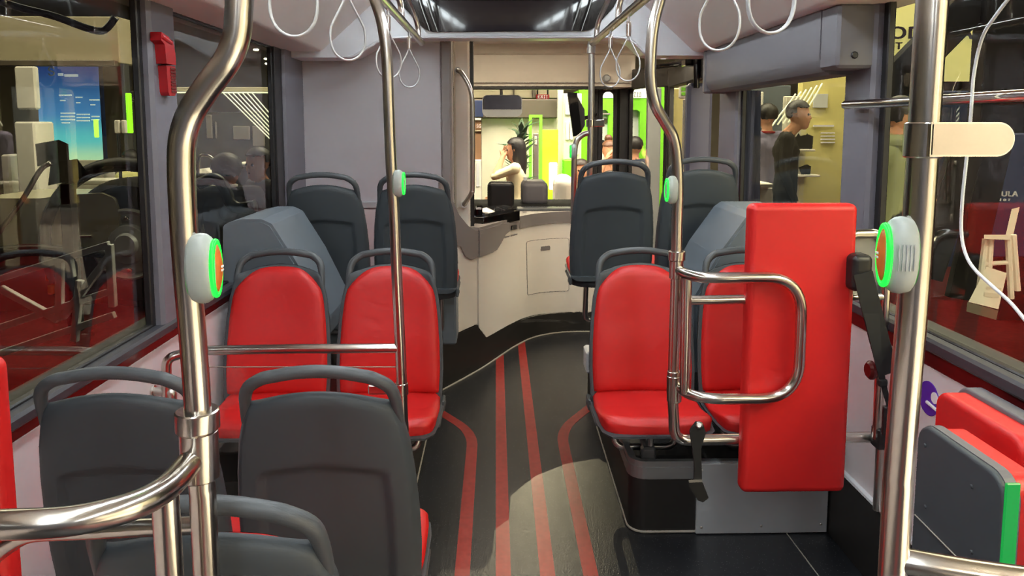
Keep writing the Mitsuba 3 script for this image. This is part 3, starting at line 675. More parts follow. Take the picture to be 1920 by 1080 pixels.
# stop buttons
def stop_button(c, nrm, s, label, big=True):
    "Housing about c, facing nrm."
    ey = np.asarray(nrm, float); ey /= np.linalg.norm(ey); ez = V(0, 0, 1); ez = ez - (ez @ ey) * ey; ez /= np.linalg.norm(ez); ex = np.cross(ey, ez)
    M = frame(c, ex, ey, ez)
    k = thing('stop_button', label, 'button')
    g = sg.Point(0, 0).buffer(1, quad_segs=10)
    from shapely import affinity as af_
    def lay(sc, y0, y1):
        return prism(sg.box(-.004 * s, -.018 * s, .004 * s, .018 * s).buffer(.024 * sc * s, quad_segs=9), (y1 - y0) * s, 'xz', y0 * s)
    secs = [(.80, -.020), (.95, -.015), (1.0, -.004), (.98, .003), (.90, .0085), (.78, .0128), (.6, .017), (.4, .0185)]
    P = []
    ang = np.linspace(0, 2 * PI, 40, endpoint=False)
    for sc, y in secs:
        P.append(np.stack([(.023 * np.cos(ang)) * sc * s, np.full(40, y * s), (.048 * np.sign(np.sin(ang)) * np.abs(np.sin(ang)) ** .95) * sc * s], -1))
    body = hull(np.vstack(P))
    part(k, 'housing', place(body, M), 'button_shell', 40, label='pale grey housing')
    def arcpts(a, b, y): return [V(a * math.cos(t), y, b * math.sin(t)) for t in np.linspace(0, 2 * PI, 36, endpoint=False)]
    yb = lambda z: .0245 - .0085 * (z / .03) ** 2
    rp = [V(.0165 * s * math.cos(t), .0148 * s, .0365 * s * math.sin(t)) for t in np.linspace(0, 2 * PI, 40, endpoint=False)]
    part(k, 'light_ring', place(tube(rp, .0038 * s, 8, closed=True, up0=(0, 1, 0)), M), 'green_lens', True, label='glowing green ring', emitter=emit((.012, 1.5, .06), .03))
    if big:
        gr = np.linspace(-1, 1, 12); u, v = np.meshgrid(gr, gr)
        r = np.sqrt(1 - .5 * v ** 2), np.sqrt(1 - .5 * u ** 2)
        x, z = u * r[0] * .0125 * s, v * r[1] * .0320 * s
        y = (.0235 - .0070 * (u * r[0]) ** 2 - .0060 * (v * r[1]) ** 2) * s
        part(k, 'push_plate', place(grid_solid(np.stack([x, y, z], -1), np.stack([x, y - .004 * s, z], -1)), M), 'orange', True, label='orange push plate')
        part(k, 'braille', place(cat([bx(-.004 * s, .004 * s, .0225 * s, .0242 * s, a * s, (a + .003) * s, .0005) for a in (-.004, .001)]), M), 'white_print', 30)
    for i in range(5) if big else ():
        part(k, 'groove', place(bx(-.0238 * s, -.0225 * s, (-.012 + .0045 * i) * s, (-.0105 + .0045 * i) * s, -.016 * s, .016 * s, .0003), M), 'light_alu', False)
stop_button(at(384, 503, YL - .005), (.995, .03, 0), .98, 'lit green and orange stop button on the near left pole')
stop_button(at(1681, 478, YR - .005), (-.995, .10, 0), .98, 'lit green and orange stop button on the near right pole')
stop_button(at(749, 344, YM - .01), (.99, -.08, 0), .92, 'small lit green stop button on the slim left pole', False)
stop_button(at(1258, 356, YQ - .01), (-.99, -.08, 0), .92, 'small lit green stop button on the slim right pole', False)
stop_button(at(1074, 284, YF - .01), (-.99, -.08, 0), .85, 'small lit green stop button on the far pole branch', False)

# wheelchair back pad
a0, a1 = at(1405, 382, 2.27), at(1582, 921, 2.27)
k = thing('wheelchair_backrest', 'tall narrow red upholstered board standing behind the loop rail', 'backrest')
part(k, 'cushion', rbox(a0[0], a1[0], 2.255, 2.315, a1[2], a0[2], .022), 'red_leather', 60)
part(k, 'back_board', bx(a0[0] + .02, a1[0] - .02, 2.31, 2.335, a1[2] + .03, a0[2] - .03, .005), 'black_plastic')
# belt on the right wall frame
k = thing('seat_belt', 'black seat belt hanging from the arched frame on the right wall', 'seat belt')
bc = at(1618, 505, YB - .06)
part(k, 'retractor', rbox(bc[0] - .035, bc[0] + .03, YB - .07, YB + .005, bc[2] - .07, bc[2] + .045, .02), 'black_plastic')
def ribbon(pts, w, t, mat, parent, name, across=(1, 0, 0)):
    p = spline(pts, 8); ac = np.asarray(across, float)
    tn = np.gradient(p, axis=0); tn /= np.linalg.norm(tn, axis=1, keepdims=True)
    a = ac - (tn @ ac)[:, None] * tn; a /= np.linalg.norm(a, axis=1, keepdims=True); b = np.cross(tn, a)
    ww = np.broadcast_to(np.asarray(w, float), (len(p),))[:, None] if np.isscalar(w) else np.interp(np.linspace(0, 1, len(p)), np.linspace(0, 1, len(w)), w)[:, None]
    F = np.stack([p - a * ww / 2 + b * t / 2, p + a * ww / 2 + b * t / 2], 1); B = np.stack([p - a * ww / 2 - b * t / 2, p + a * ww / 2 - b * t / 2], 1)
    return part(parent, name, grid_solid(F, B), mat, False)
ribbon([at(1618, 512, YB - .075), at(1632, 570, YB - .085), at(1652, 650, YB - .09), at(1668, 700, YB - .09)], .06, .004, 'belt_web', k, 'webbing')
ribbon([at(1630, 560, YB - .08), at(1643, 650, YB - .10), at(1654, 710, YB - .10)], [.055, .03, .018], .004, 'belt_web', k, 'webbing')
ribbon([at(1654, 710, YB - .10), at(1660, 735, YB - .10), at(1668, 765, YB - .10), at(1668, 800, YB - .09)], .016, .004, 'belt_web', k, 'webbing')
part(k, 'knot', rbox(*[v for p in zip(at(1654, 718, YB - .1) - .012, at(1654, 718, YB - .1) + .014) for v in p], .008), 'belt_web')
part(k, 'buckle', rbox(*[v for p in zip(at(1664, 790, YB - .1) - V(.016, .01, .045), at(1664, 790, YB - .1) + V(.02, .01, .05)) for v in p], .008), 'black_plastic')
# belt buckle hanging before the wheel box
YK = 2.22
k = thing('belt_strap', 'black belt strap with buckle hanging from the lower rail', 'belt strap')
part(k, 'hook', tube([at(1311, 797, YK + .01), at(1311, 821, YQ)], .006, 8), 'steel_brushed')
ribbon([at(1311, 792, YK), at(1308, 810, YK), at(1306, 840, YK), at(1308, 870, YK), at(1308, 906, YK)], [.02, .05, .026, .022, .024], .012, 'belt_web', k, 'strap')
part(k, 'eyelet', ring(at(1311, 797, YK + .02), at(1311, 797, YK - .012), .011, .004), 'steel_brushed')
bpts = [at(*q, YK + dy) for q in ((1292, 902), (1316, 901), (1329, 934), (1318, 942), (1308, 938), (1291, 910)) for dy in (-.012, .014)]
part(k, 'buckle', hull(bpts), 'black_gloss', False, label='glossy black buckle')
part(k, 'buckle_mouth', hull([at(*q, YK + dy) for q in ((1291, 900), (1317, 899), (1317, 904), (1292, 905)) for dy in (-.014, .016)]), 'steel_brushed', False)

# folded seat at the right wall
k = thing('folding_seat', 'folded grey seat with red cushions and a green light strip on the right wall', 'seat')
def yz_panel(px, X0, X1, rad=.03):
    pts = [atx(*q, X0)[[1, 2]] for q in px]
    g = sg.Polygon([tuple(p) for p in pts]).buffer(-rad).buffer(rad, quad_segs=7)
    return prism(g, X1 - X0, 'yz', X0), g
XP = 1.00
yA, zA = atx(1722, 768, XP)[1], .835
yB = atx(1880, 950, XP)[1]
gp = sg.Polygon([(yA, zA), (yB, zA), (yB, .40), (yA, .40)]).buffer(-.05).buffer(.05, quad_segs=8)
def shell_x(g, x0, x1, rd):
    "A slab between x0 and x1 with round edges on the side at x0."
    ms = []
    n = 5
    rings_ = [(g.buffer(-rd * (1 - math.sin(t))), x0 + rd * (1 - math.cos(t))) for t in np.linspace(0, PI / 2, n)]
    P = [np.stack([np.full(len(q.exterior.coords), x), *np.array(q.exterior.coords).T], -1) for q, x in rings_]
    P.append(np.stack([np.full(len(g.exterior.coords), x1), *np.array(g.exterior.coords).T], -1))
    return hull(np.vstack(P))
part(k, 'seat_pan', shell_x(gp, XP, XP + .036, .008), 'seat_plastic', 30, label='grey underside of the folded seat')
part(k, 'pan_rim', prism(gp.buffer(.002).difference(gp.buffer(-.012)), .022, 'yz', XP + .012), 'duct_grey', 30)
part(k, 'fold_line', tube([V(XP - .001, *atx(1716, 965, XP)[1:]), V(XP - .001, *atx(1812, 1062, XP)[1:])], .0018, 6), 'floor_trim', True)
for q in ((1822, 912), (1735, 835), (1822, 1035), (1735, 950)):
    c = atx(*q, XP); part(k, 'rivet', ring(V(XP + .002, *c[1:]), V(XP - .003, *c[1:]), .005, .002, 10), 'seat_plastic')
part(k, 'seat_cushion', shell_x(gp.buffer(-.006), XP + .036, XP + .085, .006), 'red_leather', 50, label='red cushion of the folded seat')
zs0 = atx(1870, 892, XP)[2]
part(k, 'light_strip', bx(XP + .003, XP + .032, yB - .0035, yB + .004, zs0 - .26, zs0 - .005, .002), 'green_lens', False, label='green glowing strip on the edge', emitter=emit((.004, .20, .035), .05))
XQ = 1.115
yC, yD = atx(1762, 724, XQ)[1] + .02, 1.50
gb = sg.Polygon([(yC, .865), (yD, .865), (yD, .36), (yC, .36)]).buffer(-.04).buffer(.04, quad_segs=8)
part(k, 'back_pad', shell_x(gb, XQ, XQ + .06, .015), 'red_leather', 50, label='red back pad')
part(k, 'back_shell', shell_x(gb.buffer(.012), XQ + .06, XQ + .10, .008), 'duct_grey', 50, label='grey back shell')
part(k, 'mount', bx(XP + .08, XR - .005, yC - .30, yC - .12, .34, .44, .01), 'black_plastic')
part(k, 'mount', bx(XQ + .09, XR - .001, yC - .28, yC - .14, .6, .74, .01), 'black_plastic')
# purple sticker on the wall
k = thing('wall_sticker', 'round purple sticker with a white sign on the right wall', 'sticker')
sc = atx(1742, 747, XR)
part(k, 'disc', ring(V(XR + .0005, *sc[1:]), V(XR - .002, *sc[1:]), .05, .0005, 36), 'purple')
part(k, 'sign', cat([tube([V(XR - .003, sc[1] - .045, sc[2] - .018), V(XR - .003, sc[1] + .005, sc[2] - .012)], .005, 6), ring(V(XR - .0015, sc[1] - .03, sc[2] + .012), V(XR - .0035, sc[1] - .03, sc[2] + .012), .017, .0005, 18)]), 'white_print')

# red board at the very left edge
k = thing('side_cushion', 'red upholstered board cut off by the left picture edge', 'backrest')
e0 = at(8, 690, 1.14)
part(k, 'cushion', rbox(e0[0] - .25, e0[0], 1.11, 1.16, .30, at(0, 690, 1.14)[2] + .02, .02), 'red_leather', 60)
# emergency hammer
k = thing('emergency_hammer', 'red emergency hammer in its holder on the left pillar', 'hammer')
hx = XL + .03
H = lambda px, py, X=hx: atx(px, py, X)
yc_ = 2.46
def hz(py): return at(0, py, 2.46)[2]
hb = [(yc_ - .020, hz(62)), (yc_ + .045, hz(70)), (yc_ + .05, hz(85)), (yc_ + .018, hz(120)), (yc_ - .02, hz(90))]
part(k, 'holder', prism([(yc_ - .015, hz(60)), (yc_ + .04, hz(66)), (yc_ + .075, hz(78)), (yc_ + .085, hz(100)), (yc_ + .085, hz(118)), (yc_ + .012, hz(118)), (yc_ + .005, hz(82)), (yc_ - .02, hz(76))], .035, 'yz', XL + .02), 'red_bright')
part(k, 'handle', prism(sg.Polygon([(yc_ + .022, hz(121)), (yc_ + .088, hz(119)), (yc_ + .085, hz(174)), (yc_ + .075, hz(178)), (yc_ + .036, hz(178)), (yc_ + .028, hz(172))]).buffer(-.004).buffer(.004), .028, 'yz', XL + .022), 'red_bright')
for i in range(8):
    z = hz(126 + i * 6.3)
    part(k, 'rib', bx(XL + .045, XL + .053, yc_ + .05, yc_ + .087, z - .004, z + .004, .001), 'red_paint')
part(k, 'head', tube([V(XL + .05, yc_ - .01, hz(69)), V(XL + .05, yc_ + .06, hz(76))], .01, 10), 'red_bright', True)
# roller box above the right far window
k = thing('roller_box', 'long dark grey roller blind box above the right window', 'box')
bz0, bz1 = 1.705, 1.93
part(k, 'body', prism(sg.Polygon([(XR - .14, 1.925), (XR - .14, 1.765), (XR - .132, 1.735), (XR - .118, 1.715), (XR - .10, 1.705), (XR, 1.705), (XR, 1.93)]), 1.40, 'xz', 2.60), 'duct_grey', 25)
part(k, 'end_cap', bx(XR - .138, XR - .004, 2.47, 2.605, 1.718, 1.93, .01), 'duct_grey', label='grey end cap with a screw')
part(k, 'screw', ring(V(XR - .08, 2.474, 1.76), V(XR - .08, 2.464, 1.76), .012, .003, 12), 'black_plastic')
part(k, 'end_cap', bx(XR - .145, XR - .001, 4.01, 4.06, 1.70, 1.93, .01), 'duct_grey')
# white cable hanging by the near right window
k = one('hanging_cable', tube(spline([atx(*q, XR - .10) for q in ((1905, -20), (1870, 25), (1842, 70), (1826, 140), (1820, 220), (1812, 300), (1804, 380), (1803, 440), (1812, 480), (1830, 508), (1862, 538), (1895, 568), (1930, 610))], 8), .0042, 10), 'white_plastic', 'thin white cable hanging across the near right window', 'cable', True)

# ================================================================== CAB FRONT, WINDSCREEN AND FRONT DOOR
YW = 6.35
struct('ceiling_cab', bx(XL - .05, XR + .05, 4.32, 6.45, 2.16, 2.24), 'ceiling_white', 'cream ceiling over the driver area')
zh0, zh1 = at(1000, 163, 5.95)[2], 2.17
hdr = thing('windscreen_header', 'cream destination box above the windscreen', 'panel')
part(hdr, 'cover', prism([(5.90, zh1), (5.86, at(1000, 100, 5.88)[2]), (5.93, at(1000, 96, 5.93)[2] - .03), (5.95, zh0), (6.42, zh0), (6.42, zh1)], at(1190, 150, 5.95)[0] - XL, 'yz', XL), 'cream_panel', 25)
part(hdr, 'seam', bx(-.6, at(1180, 150, 5.95)[0], 5.925, 5.94, at(1000, 155, 5.93)[2] - .003, at(1000, 155, 5.93)[2] + .002, .001), 'trim_grey', False)
part(hdr, 'lower_edge', bx(XL, at(1150, 150, 5.93)[0], 5.92, 6.0, zh0 - .02, zh0 + .004), 'black_plastic')
q = at(1137, 147, 5.92); part(hdr, 'sensor', ring(q + V(0, .02, 0), q + V(0, -.03, 0), .03, .01), 'light_alu', label='small round sensor')
k = thing('cab_vent', 'grey grille in the cab ceiling beside the right overhead rail', 'vent')
q = at(1193, 92, 4.36)
gq = [at(1175, 82, 4.38), at(1190, 78, 4.38), at(1208, 96, 4.38), at(1194, 104, 4.38)]
part(k, 'frame', hull([p + V(0, dy, 0) for p in gq for dy in (0, .03)]), 'trim_grey')
for i in range(4):
    t = (i + .7) / 4.6
    part(k, 'slat', tube([gq[0] * (1 - t) + gq[3] * t + V(.008, -.004, 0), gq[1] * (1 - t) + gq[2] * t + V(-.008, -.004, 0)], .004, 6), 'handle_plastic')
k = thing('ceiling_lamp', 'round recessed lamp in the cab ceiling beside the right bulkhead corner', 'lamp')
q = at(1248, 108, 4.7)
part(k, 'ring', ring(q + V(0, 0, .05), q + V(0, 0, 0), .085, .01), 'steel_brushed')
part(k, 'disc', ring(q + V(0, 0, .03), q + V(0, 0, -.004), .066, .004), 'white_plastic', emitter=emit(38 * V(1, .85, .6), .6))
struct('window_5', trimesh.Trimesh([(XL, YW, .86), (at(1116, 200, YW)[0], YW, .86), (at(1116, 200, YW)[0], YW, zh0), (XL, YW, zh0)], [[0, 1, 2], [0, 2, 3]], process=False), 'clear_glass', 'windscreen looking out on the hall', False)
struct('wall_below_windscreen', bx(XL, XR, YW - .04, YW + .06, 0, .87), 'plinth_black', 'dark wall below the windscreen')
# corner frames and the front door
zt0, zt1 = at(1140, 165, 6.3)[2], at(1140, 138, 6.3)[2]
struct('trim_14', bx(at(1111, 200, YW)[0], at(1121, 200, YW)[0], YW - .05, YW + .03, .86, zt1, .006), 'black_plastic', 'black windscreen edge post beside the far pole')
struct('trim_15', bx(at(1157, 200, 6.3)[0], at(1180, 200, 6.3)[0], 6.24, 6.38, .3, zt1, .015), 'black_plastic', 'black corner post between windscreen and front door')
ha, hb_, hc = at(1113, 152, YW - .04), at(1168, 151, 6.27), at(1262, 141, 5.2)
def bar(a, b, h, t, mat, k, name):
    a, b = np.asarray(a), np.asarray(b); m = (a + b) / 2; u = (b - a) / 2; w = np.cross(u / np.linalg.norm(u), V(0, 0, 1)); w /= np.linalg.norm(w)
    return part(k, name, obox(m, u, w * t, V(0, 0, h), .006), mat)
dk = thing('front_door', 'black framed glass front door on the right', 'door')
bar(ha, hb_, .065, .03, 'black_plastic', dk, 'header'); bar(hb_, hc, .075, .035, 'black_plastic', dk, 'header'); bar(hc, V(1.235, 4.16, hc[2] + .02), .085, .035, 'black_plastic', dk, 'header')
def leaf(pa, pb, z0, z1):
    "A glazed door leaf between two floor points."
    f = []
    a, b = V(*pa, 0), V(*pb, 0); u = b - a; L = np.linalg.norm(u); u /= L; w = np.cross(u, V(0, 0, 1))
    def P(s, z): return a + u * s + V(0, 0, z)
    out = sg.box(0, z0, L, z1).difference(sg.box(.045, z0 + .12, L - .045, z1 - .05).buffer(-.04).buffer(.04, quad_segs=5))
    m = trimesh.creation.extrude_polygon(out, .03, engine='earcut'); v = m.vertices
    m = trimesh.Trimesh(a + v[:, :1] * u + v[:, 1:2] * V(0, 0, 1) + (v[:, 2:] - .015) * w, m.faces, process=False)
    if m.volume < 0: m.invert()
    lf = part(dk, 'leaf', m, 'black_plastic')
    part(lf, 'glass', trimesh.Trimesh([P(.03, z0 + .1), P(L - .03, z0 + .1), P(L - .03, z1 - .03), P(.03, z1 - .03)], [[0, 1, 2], [0, 2, 3]], process=False), 'clear_glass', False)
    return a, u
pA, pB = at(1181, 200, 6.25)[:2], at(1253, 200, 5.26)[:2]
leaf(at(1120, 200, 6.33)[:2], at(1160, 200, 6.31)[:2], .5, zt0 + .02)
leaf(pA, pB, .1, zt0 + .03)
leaf(at(1256, 200, 5.22)[:2], (1.235, 4.75), .1, zt0 + .04)
# folded leaf's grey edge seen through the glass, hinge rod, side panel
part(dk, 'grey_edge', bx(at(1212, 200, 5.9)[0], at(1238, 200, 5.9)[0], 5.86, 5.9, .2, zt0 - .02, .006), 'light_alu', label='grey edge of the folded leaf')
part(dk, 'hinge_rod', cyl(at(1306, 100, 4.42), at(1306, 165, 4.42), .018), 'black_gloss', label='black hinge rod')
mech = cat([obox(at(1262, 122, 5.0), (.12, -.25, .0), (.02, .01, 0), (0, 0, .012)), obox(at(1300, 118, 4.5), (.06, 0, 0), (0, .05, 0), (0, 0, .02)), tube([at(1240, 122, 5.0), at(1330, 112, 4.4)], .012, 8)])
part(dk, 'mechanism', mech, 'black_gloss', label='black door mechanism')
k = one('door_side_panel', bx(at(1287, 200, 4.45)[0], at(1334, 200, 4.45)[0], 4.42, 4.50, .45, at(1300, 156, 4.45)[2], .02), 'door_blue', 'tall blue grey panel beside the front door', 'panel')
# dashboard and things on it
dz = .905
k = thing('dashboard', 'dark dashboard below the windscreen', 'dashboard')
part(k, 'top', prism([(5.56, .75), (5.56, dz + .0), (5.62, dz + .02), (6.30, dz + .0), (6.30, .75)], 1.9, 'yz', -.85), 'black_matt', 30)
part(k, 'hood', rbox(at(978, 0, 5.9)[0], at(1028, 0, 5.9)[0], 5.8, 6.1, .9, at(1000, 340, 5.8)[2], .05), 'duct_grey', 40, label='grey instrument hood')
part(k, 'front_edge', bx(at(968, 0, 5.5)[0], 1.0, 5.44, 5.57, at(1000, 402, 5.5)[2], at(1000, 389, 5.5)[2], .008), 'handle_plastic')
k = thing('driver_display', 'black rounded display back on the driver console', 'monitor')
a0, a1 = at(914, 340, 5.25), at(964, 386, 5.25)
part(k, 'shell', rbox(a0[0], a1[0], 5.22, 5.30, a1[2] - .02, a0[2], .035), 'black_plastic', 40)
part(k, 'stand', bx((a0[0] + a1[0]) / 2 - .05, (a0[0] + a1[0]) / 2 + .05, 5.23, 5.29, .90, a1[2], .01), 'black_matt')
k = thing('cash_tray', 'black fare tray with clear covers on the cab counter', 'tray')
t0, t1 = at(892, 398, 4.72), at(963, 421, 4.95)
part(k, 'base', obox(at(928, 410, 4.92), at(962, 403, 5.08) / 2 - at(893, 417, 4.74) / 2, (-.05, .03, 0), (0, 0, .035)), 'black_gloss')
for i, (x_, y_) in enumerate(((912, 395), (930, 391), (947, 389))):
    part(k, 'cover', obox(at(x_, y_, 4.95 + .06 * i), (.03, .03, .004 * (-1) ** i), (-.03, .03, .01), (0, 0, .003), .001), 'clear_solid')
scene['clear_solid'] = {'type': 'thindielectric', 'int_ior': 1.45}
k = thing('cab_device', 'black device behind the cab post', 'box')
part(k, 'case', bx(at(889, 0, 4.85)[0], at(903, 0, 4.85)[0], 4.82, 4.90, .90, at(895, 385, 4.85)[2], .01), 'black_gloss')
part(k, 'label_plate', bx(at(890, 0, 4.815)[0], at(901, 0, 4.815)[0], 4.814, 4.82, at(895, 393, 4.815)[2], at(895, 389, 4.815)[2], .001), 'white_print')
# rear-view mirror
k = thing('rear_mirror', 'wide rounded interior mirror hanging at the windscreen', 'mirror')
m0, m1 = at(904, 178, 6.1), at(979, 219, 6.1)
mg = rrect(m0[0], m1[0], m1[2], m0[2], .045)
part(k, 'frame', prism(mg, .03, 'xz', 6.1), 'light_alu', 30, label='pale grey frame')
scene['mirror_glass'] = {'type': 'conductor', 'specular_reflectance': rgb((.32, .32, .33))}
mm = prism(mg.buffer(-.006), .004, 'xz', 6.098)
mm.apply_transform(trimesh.transformations.rotation_matrix(math.radians(4), (1, 0, 0), ((m0 + m1) / 2)))
part(k, 'glass', mm, 'mirror_glass', False, label='mirror glass')
part(k, 'bracket', cat([tube([at(940, 166, 6.12), at(940, 182, 6.12)], .012, 8), bx(at(930, 0, 6.1)[0], at(951, 0, 6.1)[0], 6.09, 6.15, at(0, 167, 6.1)[2], at(0, 162, 6.1)[2], .004)]), 'light_alu')
# driver's monitor by the windscreen
k = thing('cab_monitor', 'tilted black monitor beside the far pole', 'monitor')
scn = [at(*p, 5.6) for p in ((1064, 173), (1082, 174), (1091, 253), (1075, 256))]
part(k, 'screen', hull([p + V(0, dy, 0) for p in scn for dy in (0, .03)]), 'black_gloss', False)
part(k, 'housing', hull([at(*p, Y_) for p in ((1082, 180), (1096, 205), (1097, 235), (1088, 250)) for Y_ in (5.62, 5.70)]), 'black_plastic')
part(k, 'arm', tube([at(1095, 222, 5.66), at(1117, 215, 6.3)], .015, 8), 'black_plastic')

k = thing('cab_light', 'flat lamp in the ceiling of the driver area', 'lamp')
part(k, 'diffuser', bx(-.5, .75, 4.75, 5.15, 2.140, 2.152, .002), 'white_plastic', False, emitter=emit(V(9, 7.6, 5.4), .8)); part(k, 'frame', bx(-.54, .79, 4.71, 5.19, 2.150, 2.163, .002), 'light_alu')

# ================================================================== THE HALL OUTSIDE
HZ = -.34
pr('carpet_red', mikit.proc(lambda p, n, uv: mix(lin(62, 9, 11), lin(50, 8, 10), fbm(p.x * 30, p.y * 30, 0))), .9, spec=.1)
pr('hall_beige', lin(176, 166, 140), .7); pr('hall_dark', lin(62, 62, 58), .8); pr('booth_grey', lin(206, 200, 188), .7)
pr('fascia_brown', lin(92, 84, 74), .5); pr('shop_brown', lin(132, 96, 68), .6); pr('navy', lin(26, 42, 84), .6); pr('lime', lin(120, 208, 30), .5)
pr('white_matt', lin(228, 224, 214), .6); pr('olive_paint', lin(150, 146, 124), .3); pr('leaf_green', lin(48, 72, 44), .6); pr('yellow_wall', lin(224, 212, 140), .6)
pr('skin', lin(214, 160, 128), .55); pr('hair_dark', lin(28, 23, 21), .5); pr('hair_brown', lin(96, 60, 38), .5); pr('eye_dark', lin(20, 16, 14), .3)
pr('curtain_navy', lin(34, 42, 70), .8); pr('tyre', lin(20, 20, 20), .8); pr('text_purple', lin(52, 36, 60), .5); pr('poster', lin(206, 208, 214), .6)
scene['vertex_paint'] = {'type': 'twosided', 'bsdf': {'type': 'principled', 'base_color': {'type': 'mesh_attribute', 'name': 'vertex_color'}, 'roughness': .75, 'specular': .25}}
def wemit(c, w=.03): return {**emit(c), 'sampling_weight': w}
struct('floor_hall', bx(-16, 14, -13, 24, HZ - .05, HZ, .001), 'carpet_red', 'dark red carpet of the hall')
struct('wall_hall_front', bx(-16, 14, 24, 24.2, HZ, 7), 'hall_beige', 'far beige wall of the exhibition hall')
struct('wall_hall_left', bx(-16.2, -16, -13, 24, HZ, 7), 'hall_dark', 'dark far wall of the hall on the left')
struct('wall_hall_right', bx(14, 14.2, -13, 24, HZ, 7), 'hall_dark', 'dark far wall of the hall on the right')
struct('ceiling_hall', bx(-16, 14, -13, 24, 7, 7.2), 'hall_dark', 'dark ceiling of the hall')
def pbox(px0, py0, px1, py1, Y, depth, c=.01, zfloor=False):
    a, b = at(px0, py0, Y), at(px1, py1, Y)
    return bx(a[0], b[0], Y, Y + depth, HZ if zfloor else b[2], a[2], c)
def text(parent, name, s, px, py, h_px, Y, mat, mirror=False, width_px=None, bold=False):
    h = h_px * Y / FOC
    m = meshkit.text_mesh(s, h, .01, bold); v = m.vertices
    o = at(px, py, Y)
    sx = 1.0
    if width_px: sx = width_px * Y / FOC / (v[:, 0].max() - v[:, 0].min())
    x = v[:, 0] * sx
    if mirror: x = x.max() - x
    m2 = trimesh.Trimesh(np.stack([o[0] + x, Y - v[:, 2], o[2] + v[:, 1]], 1), m.faces, process=False)
    if m2.volume < 0: m2.invert()
    return part(parent, name, m2, mat, False)

